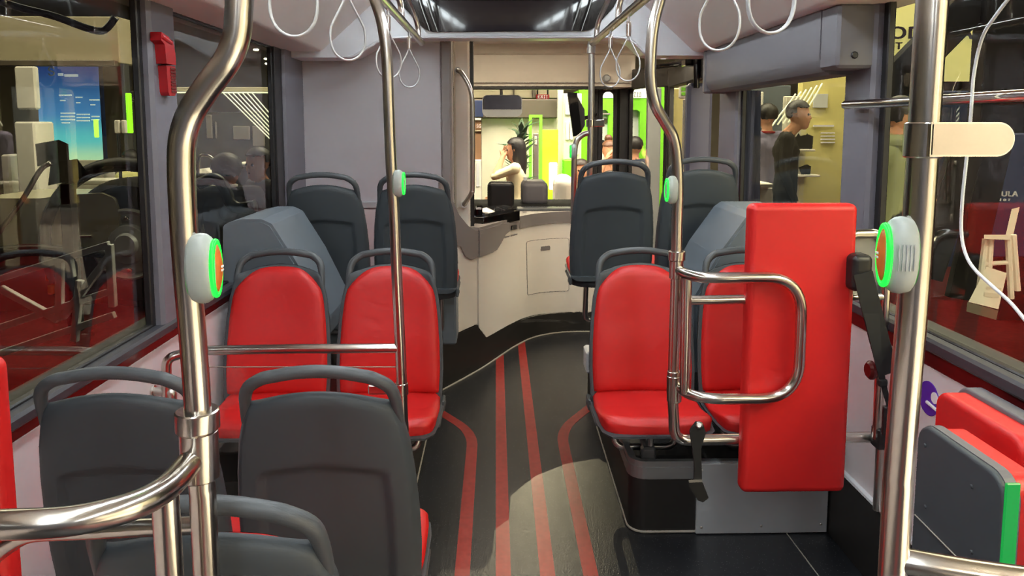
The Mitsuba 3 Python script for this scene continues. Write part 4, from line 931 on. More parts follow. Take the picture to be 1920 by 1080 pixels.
# ---- people
def person(pos, yaw, label, J=None, cols=None, hair='short', hair_mat='hair_dark', scale=1.0, extra=()):
    J0 = dict(head=(0, .02, 1.60), neck=(0, 0, 1.45), chest=(0, 0, 1.28), belly=(0, .01, 1.08), hip=(0, 0, .93), shL=(-.18, 0, 1.39), shR=(.18, 0, 1.39), elL=(-.23, -.02, 1.10), elR=(.23, -.02, 1.10),
              wrL=(-.23, .08, .86), wrR=(.23, .08, .86), hpL=(-.09, 0, .92), hpR=(.09, 0, .92), knL=(-.10, .03, .50), knR=(.10, .03, .50), anL=(-.10, 0, .08), anR=(.10, 0, .08))
    J0.update(J or {}); J = {k_: np.array(v_, float) for k_, v_ in J0.items()}
    c = dict(skin=lin(212, 158, 126), top=lin(60, 60, 66), legs=lin(40, 40, 46), shoes=lin(24, 22, 22)); c.update(cols or {})
    c.setdefault('sleeve', c['top'])
    B = []
    def bone(a, ra, b, rb, reg): B.append((np.asarray(a, float), ra, np.asarray(b, float), rb, reg))
    h = J['head']; fw = V(0, 1, 0) if 'look' not in J else J['look'] / np.linalg.norm(J['look'])
    sd = np.cross(fw, V(0, 0, 1)); sd /= np.linalg.norm(sd)
    bone(h + V(0, 0, .035) - fw * .012, .095, h + V(0, 0, -.03) + fw * .015, .078, 'skin'); bone(h + V(0, 0, -.03) + fw * .015, .078, h + V(0, 0, -.085) + fw * .04, .045, 'skin')
    bone(h + fw * .080 + V(0, 0, .0), .011, h + fw * .090 + V(0, 0, -.028), .015, 'skin')
    for s in (-1, 1): bone(h + sd * s * .082 + V(0, 0, .012), .014, h + sd * s * .08 + V(0, 0, -.022), .011, 'skin')
    bone(J['neck'] + (0, 0, -.03), .055, h + V(0, 0, -.07), .05, 'skin')
    bone(J['shL'], .065, J['shR'], .065, 'top'); bone(J['neck'] + (0, 0, -.05), .07, J['chest'], .12, 'top')
    for s in (-1, 1):
        bone(J['chest'] + V(s * .07, 0, .03), .105, J['belly'] + V(s * .055, 0, 0), .095, 'top'); bone(J['belly'] + V(s * .055, 0, 0), .095, J['hip'] + V(s * .06, 0, 0), .105, 'top')
    for s, q in ((-1, 'L'), (1, 'R')):
        bone(J['sh' + q], .058, J['el' + q], .043, 'top'); bone(J['el' + q], .043, J['wr' + q], .029, 'sleeve')
        bone(J['hp' + q], .095, J['kn' + q], .062, 'legs'); bone(J['kn' + q], .060, J['an' + q], .042, 'legs')
        a = J['an' + q]; bone(a + V(0, -.03, -.04), .036, a + V(0, .14, -.05), .030, 'shoes')
        d_ = J['wr' + q] - J['el' + q]; d_ /= np.linalg.norm(d_); o = np.cross(d_, V(1, 0, 0) if abs(d_[0]) < .8 else V(0, 1, 0)); o /= np.linalg.norm(o); p_ = np.cross(d_, o)
        w = J['wr' + q]
        bone(w, .026, w + d_ * .075 + o * .018, .017, 'skin'); bone(w, .026, w + d_ * .075 - o * .018, .017, 'skin')
        for i, (off, L) in enumerate(((-.028, .055), (-.010, .068), (.010, .066), (.027, .052))):
            k0 = w + d_ * .085 + o * off; k1 = k0 + d_ * L * .55 + p_ * .008; k2 = k1 + d_ * L * .45 + p_ * .022
            bone(k0, .0095, k1, .009, 'skin'); bone(k1, .009, k2, .008, 'skin')
        bone(w + d_ * .03 + o * .02, .013, w + d_ * .075 + o * .052 + p_ * .012, .0095, 'skin')
    parts_ = []
    for a, ra, b, rb, _ in B:
        n = 12 if ra > .02 else 8
        parts_.append(m3.Manifold.batch_hull([m3.Manifold.sphere(ra, n).translate(a.tolist()), m3.Manifold.sphere(rb, n).translate(b.tolist())]))
    M = m3.Manifold.batch_boolean(parts_, m3.OpType.Add).refine_to_length(.03)
    mm = M.to_mesh(); m = trimesh.Trimesh(mm.vert_properties[:, :3], mm.tri_verts, process=True)
    trimesh.smoothing.filter_taubin(m, lamb=.5, nu=.53, iterations=8)
    P = m.vertices; best = np.full(len(P), 9.0); col = np.zeros((len(P), 3))
    for a, ra, b, rb, reg in B:
        ab = b - a; t = np.clip(((P - a) @ ab) / max(ab @ ab, 1e-9), 0, 1); dd = np.linalg.norm(P - (a + t[:, None] * ab), axis=1) - (ra + (rb - ra) * t)
        up = dd < best; best[up] = dd[up]; col[up] = c[reg]
    R_ = rotz(yaw, pos); R_[:3, :3] *= scale
    m.apply_transform(R_)
    k_ = thing('person', label, 'person')
    scene[k_ + '__body'] = mikit.ply(m, 'vertex_paint', True, color=col)
    # hair, eyes, mouth
    def hp(cx_, r, keep):
        s = trimesh.creation.icosphere(3, 1.0); v = s.vertices
        ok = keep(v @ np.stack([sd, fw, V(0, 0, 1)], 1)); f = s.faces[ok[s.faces].any(1)]
        o_ = trimesh.Trimesh(v * r + cx_, f, process=True); o_.remove_unreferenced_vertices()
        inn = trimesh.Trimesh(o_.vertices * 1.0 - (o_.vertices - cx_) * .12, o_.faces[:, ::-1], process=False)
        return cat([o_, inn])
    hm = [hp(h + V(0, 0, .03) - fw * .012, .106, lambda v: (v[:, 2] > .42) | (v[:, 1] < .05) & (v[:, 2] > -.05) | (v[:, 1] < -.45) & (v[:, 2] > -.5))]
    if hair == 'long':
        bb = [m3.Manifold.batch_hull([m3.Manifold.sphere(r1, 14).translate((h + p1).tolist()), m3.Manifold.sphere(r2, 14).translate((h + p2).tolist())]) for p1, r1, p2, r2 in
              ((-fw * .03 + V(0, 0, .03), .105, -fw * .06 + V(0, 0, -.15), .085), (-fw * .06 + V(0, 0, -.15), .085, -fw * .08 + V(0, 0, -.33), .05))]
        q_ = m3.Manifold.batch_boolean(bb, m3.OpType.Add).refine_to_length(.03).to_mesh(); lh = trimesh.Trimesh(q_.vert_properties[:, :3], q_.tri_verts); trimesh.smoothing.filter_taubin(lh, iterations=5); hm.append(lh)
    if hair == 'bun': hm.append(trimesh.Trimesh(trimesh.creation.icosphere(2, .05).vertices - fw * .07 + h + V(0, 0, .13), trimesh.creation.icosphere(2).faces))
    hh = cat(hm); hh.apply_transform(R_); part(k_, 'hair', hh, hair_mat, 60)
    ey = cat([trimesh.Trimesh(trimesh.creation.icosphere(2, .011).vertices + h + fw * .079 + sd * s * .032 + V(0, 0, .004), trimesh.creation.icosphere(2).faces) for s in (-1, 1)])
    ey.apply_transform(R_); part(k_, 'eyes', ey, 'eye_dark', True)
    mo = tube([h + fw * .079 - sd * .02 + V(0, 0, -.058), h + fw * .086 + V(0, 0, -.06), h + fw * .079 + sd * .02 + V(0, 0, -.058)], .005, 6); mo.apply_transform(R_); part(k_, 'mouth', mo, 'red_paint', True)
    for nm, mesh, mat in extra:
        e_ = mesh.copy(); e_.apply_transform(R_); part(k_, nm, e_, mat, 40)
    return k_
def stand(px, Y, zf=HZ): p = at(px, 300, Y); return (p[0], Y, zf)
SIT = dict(head=(0, .02, 1.18), neck=(0, 0, 1.03), chest=(0, 0, .86), belly=(0, .0, .66), hip=(0, 0, .52), shL=(-.18, 0, .97), shR=(.18, 0, .97), elL=(-.23, .05, .70), elR=(.23, .05, .70), wrL=(-.12, .28, .68), wrR=(.12, .28, .68),
           hpL=(-.09, 0, .50), hpR=(.09, 0, .50), knL=(-.10, .42, .50), knR=(.10, .42, .50), anL=(-.10, .40, .08), anR=(.10, .40, .08))

# ---- ahead of the windscreen
k = thing('booth_wall', 'pale grey booth wall behind the woman, with a brown fascia on top', 'wall')
part(k, 'panel', pbox(902, 221, 974, 400, 10.2, .12, zfloor=True), 'booth_grey'); part(k, 'panel', pbox(975, 221, 1047, 400, 10.2, .12, zfloor=True), 'booth_grey')
part(k, 'fascia', pbox(880, 186, 1046, 221, 10.1, .3), 'fascia_brown', label='brown fascia band')
part(k, 'fascia_panel', pbox(880, 188, 906, 220, 10.0, .05), 'navy')
k = thing('booth_column', 'white column at the edge of the lime booth', 'column')
part(k, 'shaft', pbox(1046, 150, 1055, 400, 9.9, .1, zfloor=True), 'white_matt')
k = thing('exit_sign', 'red exit sign high above the booth', 'sign')
part(k, 'hanger', cat([cyl(at(x_, 178, 13.57), V(at(x_, 178, 13.57)[0], 13.57, 7.0), .012, 8) for x_ in (1008, 1027)]), 'black_plastic'); part(k, 'plate', pbox(1005, 177, 1030, 186, 13.54, .06), 'red_bright'); text(k, 'lettering', 'EXIT', 1008, 184.5, 6, 13.53, 'white_print')
k = thing('hall_gantry', 'beige gantry beam across the hall above the booths', 'beam')
part(k, 'beam', pbox(860, 150, 1046, 184, 13.6, .3), 'hall_beige')
part(k, 'rib', pbox(998, 150, 1004, 184, 13.5, .1), 'fascia_brown'); part(k, 'rib', pbox(962, 160, 965, 184, 13.5, .1), 'fascia_brown')
k = thing('lime_wall', 'glowing lime green booth wall', 'wall')
a, b = at(1011, 243, 9.6), at(1046, 356, 9.6)
part(k, 'panel', bx(a[0], b[0], 9.6, 9.7, HZ, a[2]), 'lime', emitter=wemit((.50, .95, .02), .1))
part(k, 'lightbox', pbox(1030, 305, 1045, 356, 9.52, .06), 'white_matt', emitter=wemit((3.0, 3.2, 2.2), .1), label='glowing white light box')
k = thing('charging_kiosk', 'tall lime framed charging kiosk beside the lime wall', 'kiosk')
fr = sg.box(at(993, 0, 9.3)[0], HZ, at(1018, 0, 9.3)[0], at(0, 215, 9.3)[2]).difference(sg.box(at(998, 0, 9.3)[0], HZ - 1, at(1013, 0, 9.3)[0], at(0, 220, 9.3)[2]))
part(k, 'frame', prism(fr, .12, 'xz', 9.3), 'lime', emitter=wemit((.14, .5, .04), .03), label='lime frame')
part(k, 'case', pbox(1000, 250, 1010, 340, 9.28, .1), 'trim_grey'); part(k, 'foot', pbox(1001, 340, 1004, 380, 9.3, .05, zfloor=True), 'trim_grey'); part(k, 'screen', pbox(1002, 255, 1007, 272, 9.27, .02), 'white_matt')
k = thing('poster_wall', 'pale booth wall with posters above a green base', 'wall')
part(k, 'panel', pbox(1056, 175, 1090, 300, 9.8, .1), 'white_matt'); part(k, 'base', pbox(1056, 300, 1090, 400, 9.75, .15, zfloor=True), 'lime'); 
for (u0, u1, v0, v1) in ((1061, 1067, 228, 262), (1069, 1075, 228, 262), (1060, 1075, 185, 215), (1078, 1086, 240, 290)): part(k, 'poster', pbox(u0, v0, u1, v1, 9.78, .015, .002), 'poster')
k = thing('snack_shop', 'brown shop front with white lettering left of the booth wall', 'shop')
part(k, 'wall', pbox(880, 214, 926, 300, 12.2, .15), 'shop_brown'); part(k, 'counter', pbox(880, 300, 926, 400, 12.0, .3, zfloor=True), 'white_matt')
part(k, 'band', pbox(884, 216, 926, 226, 12.15, .05), 'white_matt'); part(k, 'band', pbox(884, 244, 926, 247, 12.15, .05), 'hall_beige')
text(k, 'lettering', 'SGA (Solo', 893, 240, 7, 12.14, 'white_print', width_px=33)
for i, x_ in enumerate((893, 905, 915)): part(k, 'notice', pbox(x_, 306 + 4 * i, x_ + 6, 350, 11.98, .02, .002), ('poster', 'red_bright', 'poster')[i])
person(stand(968, 8.5), PI / 2 - .15, 'woman in a cream outfit with dark hair, holding her hand to her head', dict(elL=(-.20, .22, 1.30), wrL=(-.07, .15, 1.50), elR=(.22, .0, 1.14), wrR=(.20, .24, 1.05), look=(-.1, 1, -.15)),
       dict(top=lin(238, 226, 190), legs=lin(236, 226, 198), sleeve=lin(214, 160, 128)), 'long', extra=[('belt', tube([V(.15 * math.cos(t), .11 * math.sin(t), 1.03) for t in np.linspace(0, 2 * PI, 24, endpoint=False)], .009, 6, closed=True), 'black_plastic')])
def plant(name, label, o, h, n, seed):
    rs = np.random.RandomState(seed); k_ = thing(name, label, 'plant')
    part(k_, 'pot', place(lathe([(0, 0), (.14, 0), (.18, .32), (.165, .32), (.15, .28), (0, .28)]), rotz(0, o)), 'white_matt', 30)
    lv = []
    st = tube([V(*o) + (0, 0, .28), V(*o) + (.02, .01, h)], .012, 7)
    part(k_, 'stem', st, 'shop_brown', True)
    for i in range(n):
        z = .35 + (h - .3) * rs.rand(); a_ = rs.rand() * 6.28; el = .3 + .9 * rs.rand(); L = .22 + .16 * rs.rand()
        d_ = V(math.cos(a_) * math.cos(el), math.sin(a_) * math.cos(el), math.sin(el)); w_ = np.cross(d_, V(0, 0, 1)); w_ /= np.linalg.norm(w_); b0 = V(*o) + (0, 0, z)
        ps = [b0, b0 + d_ * L * .5 + w_ * .035, b0 + d_ * L + V(0, 0, -.05), b0 + d_ * L * .5 - w_ * .035, b0 + d_ * L * .5 + V(0, 0, .012)]
        lv.append(trimesh.Trimesh(ps, [[0, 1, 4], [1, 2, 4], [2, 3, 4], [3, 0, 4]], process=False))
    part(k_, 'foliage', cat(lv), 'leaf_green', False, stuff=True)
pp = stand(976, 9.0); plant('potted_plant', 'tall leafy potted plant behind the woman', pp, 1.75, 110, 3)
k = thing('water_bottle', 'clear water bottle standing on the dashboard', 'bottle')
bo = at(985, 385, 5.85); bo[2] = .905
part(k, 'body', place(lathe([(0, 0), (.03, 0), (.032, .01), (.032, .13), (.012, .18), (.012, .20), (0, .20)], 18), rotz(0, bo)), 'clear_glass', 40)
part(k, 'cap', place(lathe([(0, .195), (.015, .195), (.015, .22), (0, .22)], 14), rotz(0, bo)), 'white_plastic')
k = one('white_counter', rbox(at(1044, 0, 7.4)[0], at(1085, 0, 7.4)[0], 7.4, 7.9, HZ, at(0, 332, 7.4)[2], .12), 'white_matt', 'white rounded counter outside the windscreen', 'counter', 50)
# lime green bus seen through the front door
k = thing('lime_bus', 'lime green bus front standing outside the front door', 'bus')
YG = 11.2
gb_ = sg.Polygon([tuple(at(x, y, YG)[[0, 2]]) for x, y in ((1086, 160), (1246, 160), (1246, 392), (1086, 392))])
gb_ = sg.box(gb_.bounds[0], HZ + .25, gb_.bounds[2], gb_.bounds[3])
wn = [sg.Polygon([tuple(at(x, y, YG)[[0, 2]]) for x, y in q]).buffer(-.06).buffer(.06) for q in (((1102, 206), (1141, 206), (1141, 320), (1102, 320)), ((1150, 206), (1200, 206), (1200, 320), (1150, 320)))]
gb2 = gb_
for w_ in wn: gb2 = gb2.difference(w_)
part(k, 'front', prism(gb2, .15, 'xz', YG), 'lime', 30)
for w_ in wn:
    pn_ = part(k, 'window', prism(w_.buffer(.02), .04, 'xz', YG + .12), 'poster', 30)
part(k, 'sign_band', pbox(1122, 160, 1236, 184, YG - .02, .05), 'white_matt', emitter=wemit((.95, 1.0, .7), .1), label='glowing white number band')
text(k, 'lettering', '0131', 1184, 182, 9, YG - .03, 'fascia_brown', True, 18)
for (x_, y_) in ((1129, 212), (1162, 212)): part(k, 'wiper', pbox(x_, y_, x_ + 15, y_ + 3, YG - .02, .03, .002), 'trim_grey')
for (x_, y_) in ((1133, 222), (1167, 235), (1160, 225)): part(k, 'fitting', pbox(x_, y_, x_ + 9, y_ + 9, YG + .10, .03, .004), 'fascia_brown')
for (x_, y_) in ((1130, 268), (1157, 262), (1178, 268)): part(k, 'lamp', ring(at(x_, y_, YG + .1), at(x_, y_, YG + .02), .045), 'black_plastic')
for s_ in (0, 1):
    c_ = at(1092 + 70 * s_, 380, YG + .3); c_[2] = HZ + .45
    part(k, 'tyre', ring(c_ + V(-.1, 0, 0), c_ + V(.1, 0, 0), .45, .04), 'tyre')
part(k, 'body', bx(gb_.bounds[0] + .02, gb_.bounds[2] - .02, YG + .16, YG + 3.0, HZ + .3, gb_.bounds[3] - .02, .1), 'lime')
person(stand(1140, 7.3), PI + .1, 'dark haired man close outside the windscreen, head above the right aisle seat', dict(head=(0, .10, 1.30), neck=(0, .04, 1.16), chest=(0, 0, 1.0), belly=(0, -.02, .82), hip=(0, -.05, .68), shL=(-.18, 0, 1.10), shR=(.18, 0, 1.10), elL=(-.25, .1, .86), elR=(.25, .1, .86), wrL=(-.12, .3, .86), wrR=(.12, .3, .86), hpL=(-.09, -.05, .66), hpR=(.09, -.05, .66), knL=(-.1, .38, .60), knR=(.1, .38, .60), anL=(-.1, .3, .08), anR=(.1, .3, .08)), dict(top=lin(206, 170, 150)))
person(stand(1139, 9.0), PI + .3, 'woman with a brown hair bun holding her hand to her face', dict(head=(0, .06, 1.56), elR=(.22, .16, 1.20), wrR=(.10, .16, 1.45), look=(.2, 1, -.3)), dict(top=lin(200, 150, 120), legs=lin(90, 80, 70)), 'bun', 'hair_brown')
person(stand(1088, 8.5), PI, 'dark haired person left of the far pole, half hidden by the pole branch', dict(head=(0, .06, 1.36), neck=(0, .02, 1.22), chest=(0, 0, 1.06), belly=(0, -.02, .88), hip=(0, -.05, .74), shL=(-.18, 0, 1.16), shR=(.18, 0, 1.16), elL=(-.25, .1, .9), elR=(.25, .1, .9), wrL=(-.12, .28, .9), wrR=(.12, .28, .9), hpL=(-.09, -.05, .72), hpR=(.09, -.05, .72), knL=(-.1, .3, .5), knR=(.1, .3, .5), anL=(-.1, .1, .08), anR=(.1, .1, .08)), dict(top=lin(226, 190, 170)))
bp = rbox(-.14, .14, -.26, -.08, 1.02, 1.42, .05)
person(stand(1190, 9.4), -.2, 'man in a navy jacket with a grey backpack seen from behind', None, dict(top=lin(40, 48, 66), legs=lin(150, 136, 110)), extra=[('backpack', bp, 'trim_grey')])
k = one('booth_divider', pbox(1263, 165, 1290, 330, 7.6, .1, zfloor=True), 'yellow_wall', 'yellow booth divider glimpsed beside the front door', 'divider')
text_k = thing('far_notice', 'white notice with green signs high beside the front door', 'sign')
part(text_k, 'board', pbox(1275, 150, 1292, 185, 7.3, .05), 'white_matt'); part(text_k, 'post', pbox(1282, 185, 1285, 300, 7.35, .04, zfloor=True), 'trim_grey')
for i in range(3): part(text_k, 'mark', pbox(1279, 155 + 9 * i, 1287, 161 + 9 * i, 7.28, .03, .002), 'lime')

ORD = ['first', 'second', 'third', 'fourth', 'fifth', 'sixth', 'seventh']
# ---- seen through the left windows
k = thing('display_wall', 'blue backlit display wall with white lettering, outside the near left window', 'screen')
def _blue(p, n, uv):
    v = uv.y
    c = mix((.42, .70, .42), (.10, .52, .55), smoothstep(.0, .22, v)); c = mix(c, (.05, .20, .46), smoothstep(.2, .5, v)); c = mix(c, (.015, .035, .15), smoothstep(.40, 1.0, v))
    return c * 1.3
YD_ = 9.9
part(k, 'panel', pbox(66, 117, 194, 300, YD_, .12), 'navy')
qa, qb = at(66, 117, YD_ - .004), at(194, 300, YD_ - .004)
scene[k + '__picture'] = {'type': 'rectangle', 'to_world': lamp_rect((qa + qb) / 2, ((qb[0] - qa[0]) / 2, 0, 0), (0, 0, (qa[2] - qb[2]) / 2)), 'bsdf': {'type': 'ref', 'id': 'navy'},
    'emitter': {'type': 'area', 'radiance': mikit.proc(_blue), 'sampling_weight': .2}}
part(k, 'base', pbox(60, 300, 200, 420, YD_ - .02, .3, zfloor=True), 'booth_grey')
part(k, 'lettering', cat([pbox(108, 137, 118, 142, YD_ - .02, .015, .002), pbox(120, 139, 146, 144, YD_ - .02, .015, .002)]), 'white_print', False, emitter=wemit((.3, .36, .42), .004))
text(k, 'lettering', 'S', 90, 142, 16, YD_ - .02, 'white_print')
for (x0, x1, y) in ((110, 134, 177), (141, 154, 181), (167, 186, 186), (112, 122, 187), (142, 150, 191), (169, 178, 195), (113, 140, 211), (113, 140, 217), (113, 140, 223), (115, 130, 229), (143, 168, 213), (143, 168, 219), (143, 168, 225), (171, 186, 217), (171, 186, 223)):
    part(k, 'text_line', pbox(x0, y, x1, y + 2.6, YD_ - .02, .015, .001), 'poster', False, emitter=wemit((.42, .5, .55), .004))
k = thing('green_sign', 'small bright green light tile on the blue display wall', 'light')
part(k, 'tile', pbox(174, 224, 184, 258, YD_ - .06, .04), 'lime', emitter=wemit((.9, 2.2, .2)))
k = thing('green_light', 'vertical green light tube beside the dark stand on the left', 'light')
part(k, 'tube', pbox(234, 174, 244, 250, 9.62, .1), 'lime', emitter=wemit((.45, 1.6, .02)))
for i, (x0, y0, x1, y1, Y, dp, mat, lab) in enumerate(((25, 124, 69, 205, 9.4, .1, 'white_matt', 'tall pale board left of the blue display wall'), (25, 228, 68, 300, 8.8, .4, 'white_matt', 'white cabinet under the pale board'), (0, 290, 26, 420, 9.2, .5, 'booth_grey', 'grey cabinet at the far left edge'))):
    one('booth_board' if i == 0 else 'booth_cabinet', pbox(x0, y0, x1, y1, Y, dp, .02, zfloor=i > 0), mat, lab, 'board' if i == 0 else 'cabinet')
k = thing('hall_bulkhead', 'wide beige soffit hanging over the left stands', 'beam')
part(k, 'face', pbox(-120, 30, 225, 118, 9.6, .5), 'hall_beige'); part(k, 'lower_edge', pbox(-120, 112, 215, 124, 9.5, .1), 'fascia_brown'); part(k, 'post', pbox(228, 60, 240, 420, 9.7, .15, zfloor=True), 'hall_dark')
k = one('curved_boom', tube(spline([at(*q, 4.6) for q in ((-40, -12), (30, 12), (100, 30), (160, 52), (190, 58), (205, 48), (216, 32))], 6), .022, 10), 'black_gloss', 'black bent boom hanging outside the near left window', 'boom', True)
k = thing('dark_stand', 'dark booth wall with grey letters beside the green light tube', 'wall')
part(k, 'panel', pbox(244, 170, 300, 420, 10.2, .1, zfloor=True), 'hall_dark'); text(k, 'lettering', 'SKTM', 247, 191, 8, 10.18, 'trim_grey')
k = thing('monitor_post', 'pair of small white screens on a dark post', 'monitor')
part(k, 'screen', pbox(213, 225, 224, 250, 9.0, .05), 'white_matt'); part(k, 'screen', pbox(226, 225, 236, 250, 9.0, .05), 'white_matt'); part(k, 'post', pbox(222, 250, 227, 420, 9.05, .05, zfloor=True), 'black_plastic')
k = thing('office_machine', 'black machine with a bulky head on the stand at the left', 'machine')
part(k, 'case', hull([at(*q, Y_) for q in ((66, 270), (110, 262), (128, 270), (130, 300), (70, 312)) for Y_ in (6.6, 6.9)]), 'black_plastic'); part(k, 'case', hull([at(*q, Y_) for q in ((95, 305), (145, 298), (160, 318), (150, 335), (90, 348)) for Y_ in (6.55, 6.95)]), 'black_gloss', label='lower black head')
part(k, 'arm', tube(spline([at(*q, 6.5) for q in ((-20, 460), (10, 420), (45, 370), (75, 320), (95, 305))], 5), .022, 10), 'steel_brushed', True, label='grey support arm')
part(k, 'stand', bx(at(105, 0, 6.75)[0] - .05, at(105, 0, 6.75)[0] + .05, 6.7, 6.8, HZ, at(0, 345, 6.75)[2]), 'black_matt')
k = thing('glass_desk', 'pale desk with a glass screen behind the vehicle', 'desk')
part(k, 'top', pbox(140, 338, 275, 346, 9.1, .45), 'white_matt'); part(k, 'front', pbox(190, 346, 262, 400, 9.2, .3, zfloor=True), 'booth_grey'); a_, b_ = at(148, 326, 9.1), at(202, 362, 9.1)
part(k, 'screen', trimesh.Trimesh([(a_[0], 9.08, a_[2]), (b_[0], 9.08, a_[2]), (b_[0], 9.08, b_[2]), (a_[0], 9.08, b_[2])], [[0, 1, 2], [0, 2, 3]], process=False), 'clear_glass', False)
person(stand(246, 9.75), 1.2, 'person in a pale yellow top sitting beyond the glass desk', {**SIT, **{k_: tuple(np.array(v_) + (0, 0, .25)) for k_, v_ in SIT.items() if k_[0] in 'hncsbew' and k_[:2] not in ('hp',)}, 'hip': (0, 0, .6)}, dict(top=lin(208, 206, 140), legs=lin(60, 60, 60)))
# vehicle
k = thing('show_vehicle', 'olive vehicle with a chromed wheel outside the near left window', 'vehicle')
YV = 7.4
def side(pts, Y0, Y1, mat, nm, lab=None, buf=.05):
    g_ = sg.Polygon([tuple(at(*q, Y0)[[0, 2]]) for q in pts]).buffer(-buf).buffer(buf, quad_segs=6)
    return part(k, nm, prism(g_, Y1 - Y0, 'xz', Y0), mat, 30, label=lab)
side([(-60, 372), (75, 372), (120, 366), (190, 362), (214, 372), (222, 400), (222, 470), (-60, 478)], YV, YV + 1.1, 'olive_paint', 'bodywork')
side([(-60, 478), (222, 470), (222, 566), (-60, 590)], YV + .05, YV + 1.0, 'red_paint', 'lower_body', 'dark red lower bodywork')
part(k, 'bumper', tube(spline([at(*q, YV - .05) for q in ((-60, 476), (0, 470), (60, 466), (130, 470), (200, 476))], 5), .045, 10), 'black_plastic', True, label='black bumper bar')
wc = at(247, 456, YV + .1)
part(k, 'tyre', ring(wc + V(.0, .26, 0), wc + V(0, -.05, 0), .66, .08, 40), 'tyre', 40, label='black tyre')
part(k, 'wheel_arch', tube([wc + V(.80 * math.cos(t), -.08, .80 * math.sin(t)) for t in np.linspace(.25 * PI, 1.15 * PI, 24)], .07, 8), 'black_plastic', True)
mk = place(lathe([(.0, .10), (.10, .10), (.12, .06), (.19, .05), (.21, .01), (.30, .0), (.34, .05), (.36, .04), (.36, 0), (0, 0)], 36), frame(wc + V(0, -.05, 0), V(1, 0, 0), V(0, 0, 1), V(0, -1, 0)))
wk = part(k, 'wheel_hub', mk, 'light_alu', 30, label='chromed wheel hub')
for i in range(8):
    t = i * PI / 4; part(wk, 'wheel_nut', ring(wc + V(.26 * math.cos(t), -.05, .26 * math.sin(t)), wc + V(.26 * math.cos(t), -.10, .26 * math.sin(t)), .022, .006, 8), 'steel_brushed')
for (x_, y_) in ((82, 484), (84, 510), (88, 535)): part(k, 'indicator', rbox(*[v for p in zip(at(x_, y_ + 18, YV - .02), at(x_ + 10, y_, YV - .02) + V(0, .08, 0)) for v in p], .02), 'orange', label='orange indicator lamp')
part(k, 'trim_line', tube([at(75, 485 - 60, YV - .01), at(95, 423, YV - .01)], .012, 6), 'chrome'); part(k, 'trim_line', tube([at(133, 444, YV - .01), at(172, 443, YV - .01)], .012, 6), 'chrome')
# white steel frame before it
k = thing('steel_frame', 'pale welded steel frame standing before the vehicle', 'frame')
YS = 5.6
for a_, b_ in (((-80, 548), (205, 458)), ((-80, 690), (215, 590)), ((-80, 640), (210, 545)), ((112, 488), (112, 600)), ((205, 458), (212, 575)), ((205, 480), (118, 595)), ((0, 540), (110, 600)), ((150, 525), (140, 640)), ((128, 480), (135, 520))):
    part(k, 'beam', obox((at(*a_, YS) + at(*b_, YS)) / 2, (at(*b_, YS) - at(*a_, YS)) / 2, (0, .025, 0), np.cross((at(*b_, YS) - at(*a_, YS)) / np.linalg.norm(at(*b_, YS) - at(*a_, YS)), V(0, 1, 0)) * .025), 'light_alu')
# window 2: two men, light strings
chk = []
person(stand(492, 5.9), 2.3, 'man with a checked shirt and dark jacket talking at the second left window', dict(head=(0, .04, 1.57), look=(-.3, 1, -.1)), dict(top=lin(70, 72, 74), legs=lin(40, 42, 50), skin=lin(176, 120, 92)),
       extra=[('shirt_check', cat([bx(-.085 + .03 * i, -.075 + .03 * i, .118, .128, 1.05, 1.38, .001) for i in range(6)] + [bx(-.09, .09, .118, .127, 1.06 + .03 * j, 1.067 + .03 * j, .001) for j in range(11)]), 'white_print'), ('badge', bx(-.19, -.10, .14, .15, .98, 1.12, .002), 'yellow_wall')])
person(stand(424, 5.2), .35, 'man in a dark suit seen from behind at the second left window', dict(head=(0, .04, 1.55)), dict(top=lin(48, 48, 56), legs=lin(40, 40, 46), skin=lin(150, 100, 80)), extra=[('collar', tube([V(.06 * math.cos(t), .06 * math.sin(t), 1.455) for t in np.linspace(0, 2 * PI, 20, endpoint=False)], .012, 6, closed=True), 'white_print')])
for i in range(7):
    x_ = 418 + 9 * i
    k = thing('light_string', ('lowest of the ' if i == 0 else '') + 'slanting white light strings beyond the second left window', 'light', 'slanting light strings on the left')
    labels[k]['label'] = ORD[i] + ' slanting white light string from the left beyond the second left window'
    part(k, 'strip', tube([at(x_, 174, 8.84), at(x_ + 100, 272 + 3 * i, 8.5 + .01 * i)], .008, 6), 'white_matt', True, emitter=wemit((.75, .85, .6), .01))
k = thing('hall_beam', 'lit horizontal beam above the light strings', 'beam')
part(k, 'beam', pbox(330, 163, 525, 171, 8.9, .15), 'hall_beige'); part(k, 'light_edge', pbox(330, 172, 525, 175, 8.85, .05), 'white_matt', emitter=wemit((.9, 1.0, .6)))
k = thing('dark_booth', 'dark booth with pale framed panes behind the two men', 'wall')
part(k, 'panel', pbox(330, 210, 530, 420, 10.5, .15, zfloor=True), 'hall_dark')
for (x0, y0, x1, y1) in ((436, 236, 468, 262), (472, 236, 496, 275), (385, 215, 398, 260), (402, 228, 406, 260)): part(k, 'pane', pbox(x0, y0, x1, y1, 10.45, .04), 'trim_grey')
k = thing('bar_counter', 'pale counter behind the two men', 'counter'); part(k, 'top', pbox(436, 306, 530, 313, 7.2, .4), 'white_matt'); part(k, 'front', pbox(440, 313, 530, 400, 7.3, .3, zfloor=True), 'duct_grey')
k = thing('lounge_chair', 'black curved lounge chair outside the second left window', 'chair')
